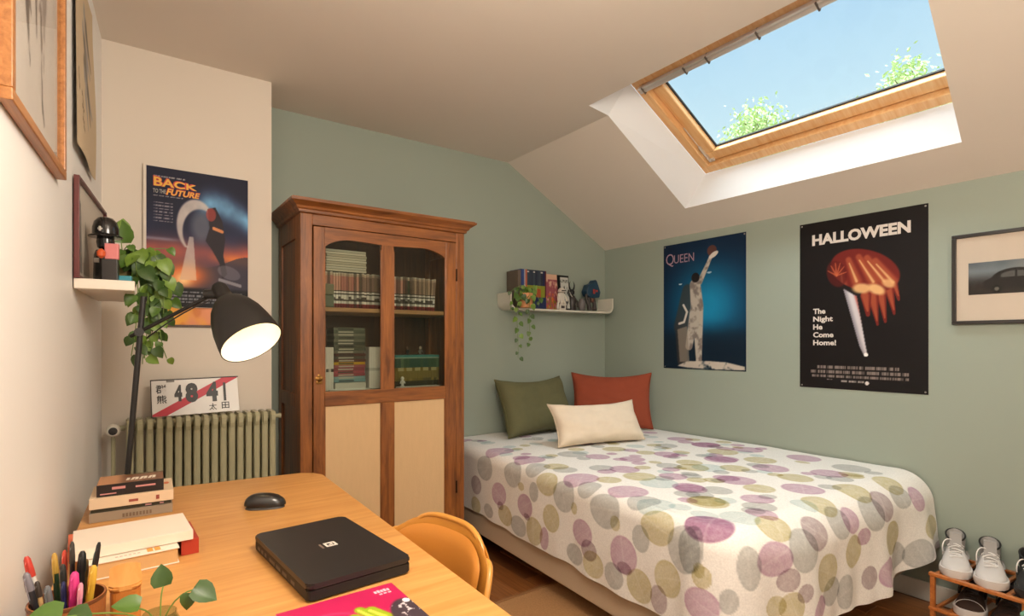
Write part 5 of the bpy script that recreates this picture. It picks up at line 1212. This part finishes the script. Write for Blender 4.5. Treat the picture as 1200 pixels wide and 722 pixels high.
# 3. small jar plant on the desk
rng = random.Random(2)
p3_ = thing('potted_plant', 'small pothos cutting in a glass jar beside the wooden box', 'plant', (.047, 1.045, Z0))
b_ = B(); lathe(b_, [(.001,0),(.026,0),(.028,.003),(.028,.052),(.024,.060),(.024,.066),(.0225,.066),(.0225,.060),(.0262,.052),(.0262,.004),(.001,.003)], 28, cap=False); obj('jar', b_, glassmat('jar glass', (226,236,230), 1), p3_, smooth=True)
b_ = B(); lathe(b_, [(.001,.0032),(.0258,.0042),(.0258,.040),(.001,.040)], 24, cap=False); obj('water', b_, glassmat('green water', (170,196,160), 1), p3_, smooth=True)
def cutting(path, lf):
    b_ = B(); tube(b_, path, .0012, 6); obj('stem', b_, m_st, p3_)
    for (p, s, d, n, wh) in lf: place_leaf(p3_, p, s, d, n, rng, wh)
V_ = Vector
cutting(bez((0,0,.01),(.002,0,.06),(.0,.01,.085),(.006,.022,.098)), [((.006,.022,.098), .036, (-.1,.3,1), (-.25,-.75,.45), 0)])
cutting(bez((0,0,.01),(.0,0,.06),(.02,-.01,.095),(.048,-.012,.095)), [((.046,-.012,.097), .042, (.75,-.35,-.45), (-.15,-.6,.8), 0), ((.040,-.014,.092), .026, (-.2,-.3,-.8), (-.2,-.8,.4), 1)])
cutting(bez((0,0,.01),(-.002,0,.06),(-.015,-.01,.08),(-.03,-.012,.085)), [((-.026,-.010,.088), .038, (-.85,.1,.25), (-.1,-.45,.9), 2)])
cutting(bez((0,0,.01),(-.002,-.005,.06),(-.05,-.03,.085),(-.10,-.045,.080)), [((-.085,-.040,.086), .036, (-.8,.3,.1), (.1,-.35,.9), 3), ((-.055,-.032,.080), .028, (-.3,-.7,.2), (.1,-.35,.9), 4)])
cutting(bez((0,0,.01),(-.002,-.03,.09),(-.07,-.06,.115),(-.142,-.045,.112)), [((-.118,-.046,.114), .052, (-1,.25,-.05), (.0,-.5,.85), 2), ((-.085,-.052,.112), .040, (-.8,-.1,-.25), (.15,-.6,.75), 1)])
b_ = B()
for k in range(4): tube(b_, bez((0,0,.05),(.005*k-.01,.006,.04),(.01*k-.02,.006,.02),(.006*k-.01,-.004,.008)), .0007, 4)
o_ = obj('roots', b_, mat('pale roots', (196,186,150), .7), p3_); o_['kind'] = 'stuff'

# ================================================================== CHAIR
m_ch = mat('mustard moulded shell', (196,132,50), .34, coat=.3); m_pad = mat('mustard padded vinyl', (190,122,44), .5, bump=.06, bscale=200)
ch = thing('chair', 'mustard yellow moulded chair with padded back tucked under the desk', 'chair', (.600, 1.225, 0), math.radians(11))
ctrl = [(.40,.440),(.34,.452),(.20,.446),(.07,.440),(.0,.462),(-.030,.52),(-.050,.62),(-.070,.70),(-.092,.795)]
def prof_at(t):
    s = t*(len(ctrl)-1); i = min(int(s), len(ctrl)-2); f = s-i
    def cr(a, b, c, d, f): return .5*((2*b)+(-a+c)*f+(2*a-5*b+4*c-d)*f*f+(-a+3*b-3*c+d)*f**3)
    P_ = [ctrl[max(i-1,0)], ctrl[i], ctrl[i+1], ctrl[min(i+2,len(ctrl)-1)]]
    return cr(*[p[0] for p in P_], f), cr(*[p[1] for p in P_], f)
def shell_pt(s, t, scale=1., offn=0.):
    f, z = prof_at(t); f2, z2 = prof_at(min(t+.01,1)); f1, z1 = prof_at(max(t-.01,0)); dx, dz = f2-f1, z2-z1; l = math.hypot(dx, dz); nf, nz = dz/l, -dx/l
    hw = .215 if t > .5 else .21
    edge_t = min(t, 1-t)
    e_ = min(edge_t/.20, 1); hw *= .70+.30*(1-(1-e_)**2.2)**(1/2.2)
    s_c = abs(s)*hw/.215; kk = min(max((t-.25)/.25, 0), 1); c = (.020+.040*kk)*s_c**2.2
    if nf < 0: nf, nz = -nf, -nz
    nf_, nz_ = (nf, nz) if t > .35 else (0, 1)
    z -= .055*abs(s)**4*max(0, (t-.85)/.15)**1.3
    k = min(max((t-.30)/.2, 0), 1); nf_, nz_ = nf*k, abs(nz)*(1-k)+nz*k
    return Vector((-(f+nf_*(c+offn)), s*hw*scale, z+(1-k)*(c+offn)+nz_*k*offn))
def shell_grid(n_s, n_t, scale, offn, t0=0, t1=1):
    return [[shell_pt(-1+2*i/(n_s-1), t0+(t1-t0)*j/(n_t-1), scale, offn) for i in range(n_s)] for j in range(n_t)]
def thick_from(b_, g1, g2):
    A = [[b_.verts.new(p) for p in r] for r in g1]; Bv = [[b_.verts.new(p) for p in r] for r in g2]; nj, ni = len(A), len(A[0])
    for j in range(nj-1):
        for i in range(ni-1): b_.faces.new((A[j][i],A[j][i+1],A[j+1][i+1],A[j+1][i])); b_.faces.new((Bv[j][i],Bv[j+1][i],Bv[j+1][i+1],Bv[j][i+1]))
    loopi = [(0,i) for i in range(ni)]+[(j,ni-1) for j in range(1,nj)]+[(nj-1,i) for i in range(ni-2,-1,-1)]+[(j,0) for j in range(nj-2,0,-1)]
    for a, b in zip(loopi, loopi[1:]+loopi[:1]): b_.faces.new((A[a[0]][a[1]], Bv[a[0]][a[1]], Bv[b[0]][b[1]], A[b[0]][b[1]]))
b_ = B(); thick_from(b_, shell_grid(25, 70, 1, 0), shell_grid(25, 70, 1, -.010)); obj('shell', b_, m_ch, ch, smooth=True)
g = shell_grid(25, 70, 1, -.004); loop = g[0]+[g[j][-1] for j in range(1,70)]+g[-1][-2::-1]+[g[j][0] for j in range(68,-1,-1)]
b_ = B(); tube(b_, loop, .0075, 10); rim_ = obj('rim', b_, mat('pale mustard rim', (204,142,62), .32, coat=.35), ch, smooth=True); rim_['label'] = 'paler glossy rolled rim'
def padgrid(off):
    out = []
    for j in range(50):
        r = []
        for i in range(25):
            s = -1+2*i/24; t = .045+.915*j/49; e_ = max(0, (1-abs(s)**6)*(1-abs(2*j/49-1)**14)); r.append(shell_pt(s, t, .86, off*e_**.5+.0008))
        out.append(r)
    return out
b_ = B(); thick_from(b_, padgrid(.014), padgrid(.0)); obj('pad', b_, m_pad, ch, smooth=True)
for fx, sy_ in ((-.34,.17),(-.34,-.17),(.02,.17),(.02,-.17)):
    b_ = B(); tube(b_, [(fx*.8-.02, sy_*.7, .438), (fx*1.0+(.03 if fx > 0 else -.01), sy_*1.15, .0125)], [.015,.010], 12); obj('leg', b_, wood('beech leg', (176,120,66), (200,146,90), .4), ch, smooth=True)
b_ = B(); box(b_, -.30, .0, -.13, .13, .420, .434, bev=.003); obj('seat_frame', b_, mat('black chair steel', (30,30,30), .5), ch)

# ================================================================== RUG
rug = thing('rug', 'tan woven jute rug on the floor beside the bed', 'rug', (1.55, 1.72, .0130), math.radians(1))
b_ = B(); box(b_, -.32, .40, -.40, .42, 0, .010, bev=.004); obj('mat_body', b_, mat('jute weave', (178,136,92), .95, noise=.25, nscale=110, bump=.9, bscale=160), rug)
b_ = B(); box(b_, -.34, -.3205, -.40, .44, 0, .012, bev=.003); box(b_, -.32, .40, .4205, .44, 0, .012, bev=.003); obj('border', b_, mat('jute border', (150,108,68), .95, bump=.5, bscale=200), rug)

# ================================================================== SHOE RACK AND SHOES
m_cu = wood('orange bamboo', (176,98,44), (206,130,66), .35, axis='x', coat=.4); 
rk = thing('shoe_rack', 'low orange bamboo shoe rack at the foot of the bed', 'rack', (2.845, .565, 0), math.radians(-4))
RW, RD = .330, .325       # x depth, y length
for x_ in (.0, RW-.02):
    for y_ in (.0, RD-.02):
        b_ = B(); box(b_, x_, x_+.018, y_, y_+.018, .0125, .235, bev=.003); obj('leg', b_, m_cu, rk)
for zz in (.232, .085):
    for (x0, x1, y0, y1) in ((-.004,.020,-.004,RD+.002),(RW-.022,RW+.002,-.004,RD+.002)):
        b_ = B(); box(b_, x0, x1, y0, y1, zz+.0035, zz+.018, bev=.003); obj('rail', b_, m_cu, rk)
    for k in range(7):
        y_ = .012+k*(RD-.038)/6; b_ = B(); box(b_, .0205, RW-.0225, y_, y_+.014, zz+.004, zz+.0155, bev=.002); obj('slat', b_, m_cu, rk)
def shoe(label, loc, rz, colors, group=None, high=1.0):
    """toe towards +x, 0.29 m long"""
    cu_, cs_, cl_, ct_ = colors
    t = thing('sneaker', label, 'shoe', loc, rz, group)
    L = .285; st = []
    # stations: x, halfwidth, top height, centre
    S_ = [(0,.012,.075),(.010,.030,.082),(.04,.036,.086),(.08,.037,.088),(.115,.038,.086),(.145,.041,.078),(.18,.046,.062),(.215,.048,.052),(.245,.044,.046),(.268,.032,.038),(.282,.012,.028)]
    b_ = B(); rings = []; K = 16
    for x_, hw, h_ in S_:
        h_ = .022+(h_-.022)*high; r = []
        for k in range(K+1):
            a = PI*k/K; c, s = math.cos(a), math.sin(a); yy = hw*math.copysign(abs(c)**.7, c); zz = .020+(h_-.020)*abs(s)**.72
            if x_ < .13: yy *= 1-.22*(zz/h_)**2
            r.append(b_.verts.new((x_, yy, zz)))
        rings.append(r)
    for a, b in zip(rings, rings[1:]):
        for k in range(K): b_.faces.new((a[k], a[k+1], b[k+1], b[k]))
    b_.faces.new(rings[0]); b_.faces.new(rings[-1][::-1])
    up_ = obj('upper', b_, cu_, t, smooth=True)
    # sole with foxing
    b_ = B(); loops = []
    for zz, k_ in ((0,.97),(.004,1.03),(.020,1.05),(.026,1.02)):
        loops.append([b_.verts.new((L/2+(x_-L/2)*(1+.03*k_), s*(hw+.004)*k_, zz+(.006*max(0,(x_-.2)/.08) if zz > .01 else 0))) for s, seq in ((1, S_), (-1, S_[::-1])) for x_, hw, h_ in seq])
    for a, b in zip(loops, loops[1:]):
        n__ = len(a)
        for k in range(n__): b_.faces.new((a[k], a[(k+1)%n__], b[(k+1)%n__], b[k]))
    b_.faces.new(loops[0][::-1]); b_.faces.new(loops[-1]); obj('sole', b_, cs_, t, smooth=True)
    t.scale = (1, 1.07, 1)
    # ankle collar and opening
    H = .022+.066*high
    b_ = B(); n__ = 22; rg = []
    for zz, k_, xo in ((H-.025,.98,0),(H+.012,1.0,-.002),(H+.026,.98,-.004),(H+.028,.90,-.004),(H+.020,.80,-.004),(H-.030,.72,0)):
        rg.append([b_.verts.new((.055+xo+.052*k_*math.cos(2*PI*k/n__), .0335*k_*math.sin(2*PI*k/n__), zz+(.014*math.cos(2*PI*k/n__)*-1 if zz > H-.02 else 0))) for k in range(n__)])
    for a, b in zip(rg, rg[1:]):
        for k in range(n__): b_.faces.new((a[k], a[(k+1)%n__], b[(k+1)%n__], b[k]))
    b_.faces.new(rg[-1]); co_ = obj('collar', b_, ct_, t, smooth=True)
    # dark lining rim
    b_ = B(); tube(b_, [(.051+.050*math.cos(2*PI*k/n__), .0325*math.sin(2*PI*k/n__), H+.027-.014*math.cos(2*PI*k/n__)) for k in range(n__+1)], .0035, 6, cap=False); obj('collar_edge', b_, mat('black shoe edge', (32,30,30), .6), co_, smooth=True)
    # tongue
    b_ = B(); vs_ = []
    tp = [(.082,H+.046),(.096,H+.044),(.110,H+.010),(.150,H-.012),(.185,H-.034*high)]
    A = [[b_.verts.new((x_, s*.020, z_+.001)) for s in (-1,-.5,0,.5,1)] for x_, z_ in tp]; Bv = [[b_.verts.new((x_-.006, s*.020, z_-.007)) for s in (-1,-.5,0,.5,1)] for x_, z_ in tp]
    for G_ in (A, Bv):
        for j in range(4):
            for i in range(4): b_.faces.new((G_[j][i], G_[j][i+1], G_[j+1][i+1], G_[j+1][i]))
    for j in range(4):
        for i in (0,4): b_.faces.new((A[j][i], A[j+1][i], Bv[j+1][i], Bv[j][i]))
    for i in range(4): b_.faces.new((A[0][i], A[0][i+1], Bv[0][i+1], Bv[0][i]))
    obj('tongue', b_, ct_, t, smooth=True)
    # laces following the upper
    def surf(x_, y_):
        xs = [q_[0] for q_ in S_]; hw = np.interp(x_, xs, [q_[1] for q_ in S_]); h_ = np.interp(x_, xs, [q_[2] for q_ in S_]); h_ = .022+(h_-.022)*high
        c = min((abs(y_)/hw)**(1/.7), .98); return .020+(h_-.020)*math.sqrt(1-c*c)**.72
    for k in range(7):
        x_ = .108+k*.0145; w__ = .027-.0012*k; b_ = B()
        tube(b_, [(x_+.010*t_/4*(1 if k % 2 else -1), w__*(t_/4), surf(x_, w__*t_/4)+.0035+.006*(1-abs(t_)/4)*(1 if k < 3 else .4)) for t_ in range(-4, 5)], .0030, 6, ry=.0020); obj('lace', b_, cl_, t, smooth=True)
    b_ = B(); tube(b_, bez((.105,-.01,H+.014),(.11,-.04,H+.03),(.15,-.046,H-.005),(.13,-.042,H-.035), 10), .0022, 6); obj('lace_loop', b_, cl_, t, smooth=True)
    # toe seam and side panel
    b_ = B(); tube(b_, [(.222+.012*math.cos(a*2), .047*math.cos(a)*.97, .020+.032*abs(math.sin(a))**.72+.001) for a in np.linspace(.12, PI-.12, 14)], .0012, 5); obj('toe_seam', b_, cs_, up_)
    for s in (-1, 1):
        b_ = B(); tube(b_, bez((.03,s*.037,.05),(.07,s*.040,.045),(.11,s*.041,.060),(.15,s*.040,.050), 8), .0045, 6, ry=.0015); obj('side_stripe', b_, ct_, up_)
    return t
white_s = (mat('white shoe leather', (198,194,192), .45), mat('white shoe rubber', (206,200,196), .5), mat('white lace', (228,224,220), .7), mat('grey shoe lining', (150,146,142), .8))
black_s = (mat('black shoe leather', (34,33,34), .45), mat('black shoe rubber', (40,38,38), .5), mat('white lace', (228,224,220), .7), mat('black lining', (30,30,30), .8))
brown_s = (mat('dark brown shoe suede', (58,40,32), .7), mat('white shoe rubber', (206,200,196), .5), mat('dark lace', (50,40,36), .7), mat('dark lining', (40,30,28), .8))
zt = .2508
shoe('white lace up sneaker standing nearest the bed on the shoe rack', (3.150, .875, zt), math.radians(180+16), white_s, 'white sneakers on the rack', 1.12)
shoe('white lace up sneaker standing right beside the first one on the rack', (3.140, .750, zt), math.radians(180+15), white_s, 'white sneakers on the rack', 1.12)
shoe('black sneaker with white lace loop at the right end of the rack', (3.14, .617, zt), math.radians(180+14), black_s, None, 1.0)
shoe('dark brown sneaker with white sole on the lower level of the rack', (3.140, .800, .1038), math.radians(180+10), brown_s, None, .85)
shoe('dark low shoe at the right of the lower rack level', (3.130, .665, .1038), math.radians(180+8), (brown_s[0], black_s[1], brown_s[2], brown_s[3]), None, .85)
# teal storage box in front of the rack
tbx = thing('storage_box', 'teal green storage box standing before the shoe rack', 'box', (2.700, .455, .0128), math.radians(-4))
m_tl = mat('teal green plastic', (96,146,130), .5)
b_ = B(); box(b_, 0, .13, 0, .10, 0, .225, bev=.006); obj('body', b_, m_tl, tbx)
b_ = B(); box(b_, -.004, .134, -.004, .104, .2255, .240, bev=.004); obj('lid', b_, mat('teal green lid', (112,160,142), .5), tbx)

# ================================================================== TREES OUTSIDE
def tree(label, x, y, zc, rx, rz_, n, seed, h0=-3.0):
    rs = random.Random(seed); t = thing('tree', label, 'tree', (x, y, h0))
    b_ = B(); tube(b_, [(0,0,0),(.1,.05,(zc-h0)*.5),(0,0,zc-h0)], [.16,.11,.04], 10)
    obj('trunk', b_, mat('bark', (112,92,70), .9), t, smooth=True)
    ml = mat('spring leaves', (200,216,150), .6, noise=.2, nscale=3, trans=.2)
    b_ = B(); tips = []
    for k in range(26):
        th_, ph_ = rs.uniform(0, 2*PI), rs.uniform(-.3, 1.35); d = Vector((math.cos(th_)*math.cos(ph_)*rx, math.sin(th_)*math.cos(ph_)*rx, math.sin(ph_)*rz_))*rs.uniform(.75,1.1)
        c = Vector((0,0,zc-h0-.3)); path = bez(c*1, c+d*.35+Vector((0,0,.1)), c+d*.7, c+d, 5); tube(b_, path, [.035,.028,.02,.014,.009,.005], 5); tips += [(p, i) for i, p in enumerate(path) if i > 1]
    br = obj('branches', b_, mat('bark', (112,92,70), .9), t); br['kind'] = 'stuff'
    me = bpy.data.meshes.new('foliage'); vs, fs = [], []
    for k in range(n):
        p, i = rs.choice(tips); p = p+Vector((rs.gauss(0,.13), rs.gauss(0,.13), rs.gauss(0,.10))); s = rs.uniform(.025,.055)
        a = Vector((rs.gauss(0,1), rs.gauss(0,1), rs.gauss(0,1))).normalized(); u_ = a.orthogonal().normalized(); w_ = a.cross(u_); j = len(vs)
        vs += [p-u_*s, p-w_*s*.45+a*s*.1, p+u_*s, p+w_*s*.45+a*s*.1]; fs += [(j,j+1,j+2),(j,j+2,j+3)]
    me.from_pydata([tuple(v) for v in vs], [], fs); me.materials.append(ml); o = link('foliage', me, t); o['kind'] = 'stuff'
tree('pale green tree crown showing at the lower left of the skylight', 8.0, 4.70, 4.15, .72, .95, 5200, 1)
tree('pale green tree crown showing at the right of the skylight', 9.6, 2.98, 4.66, .85, .95, 5200, 2)
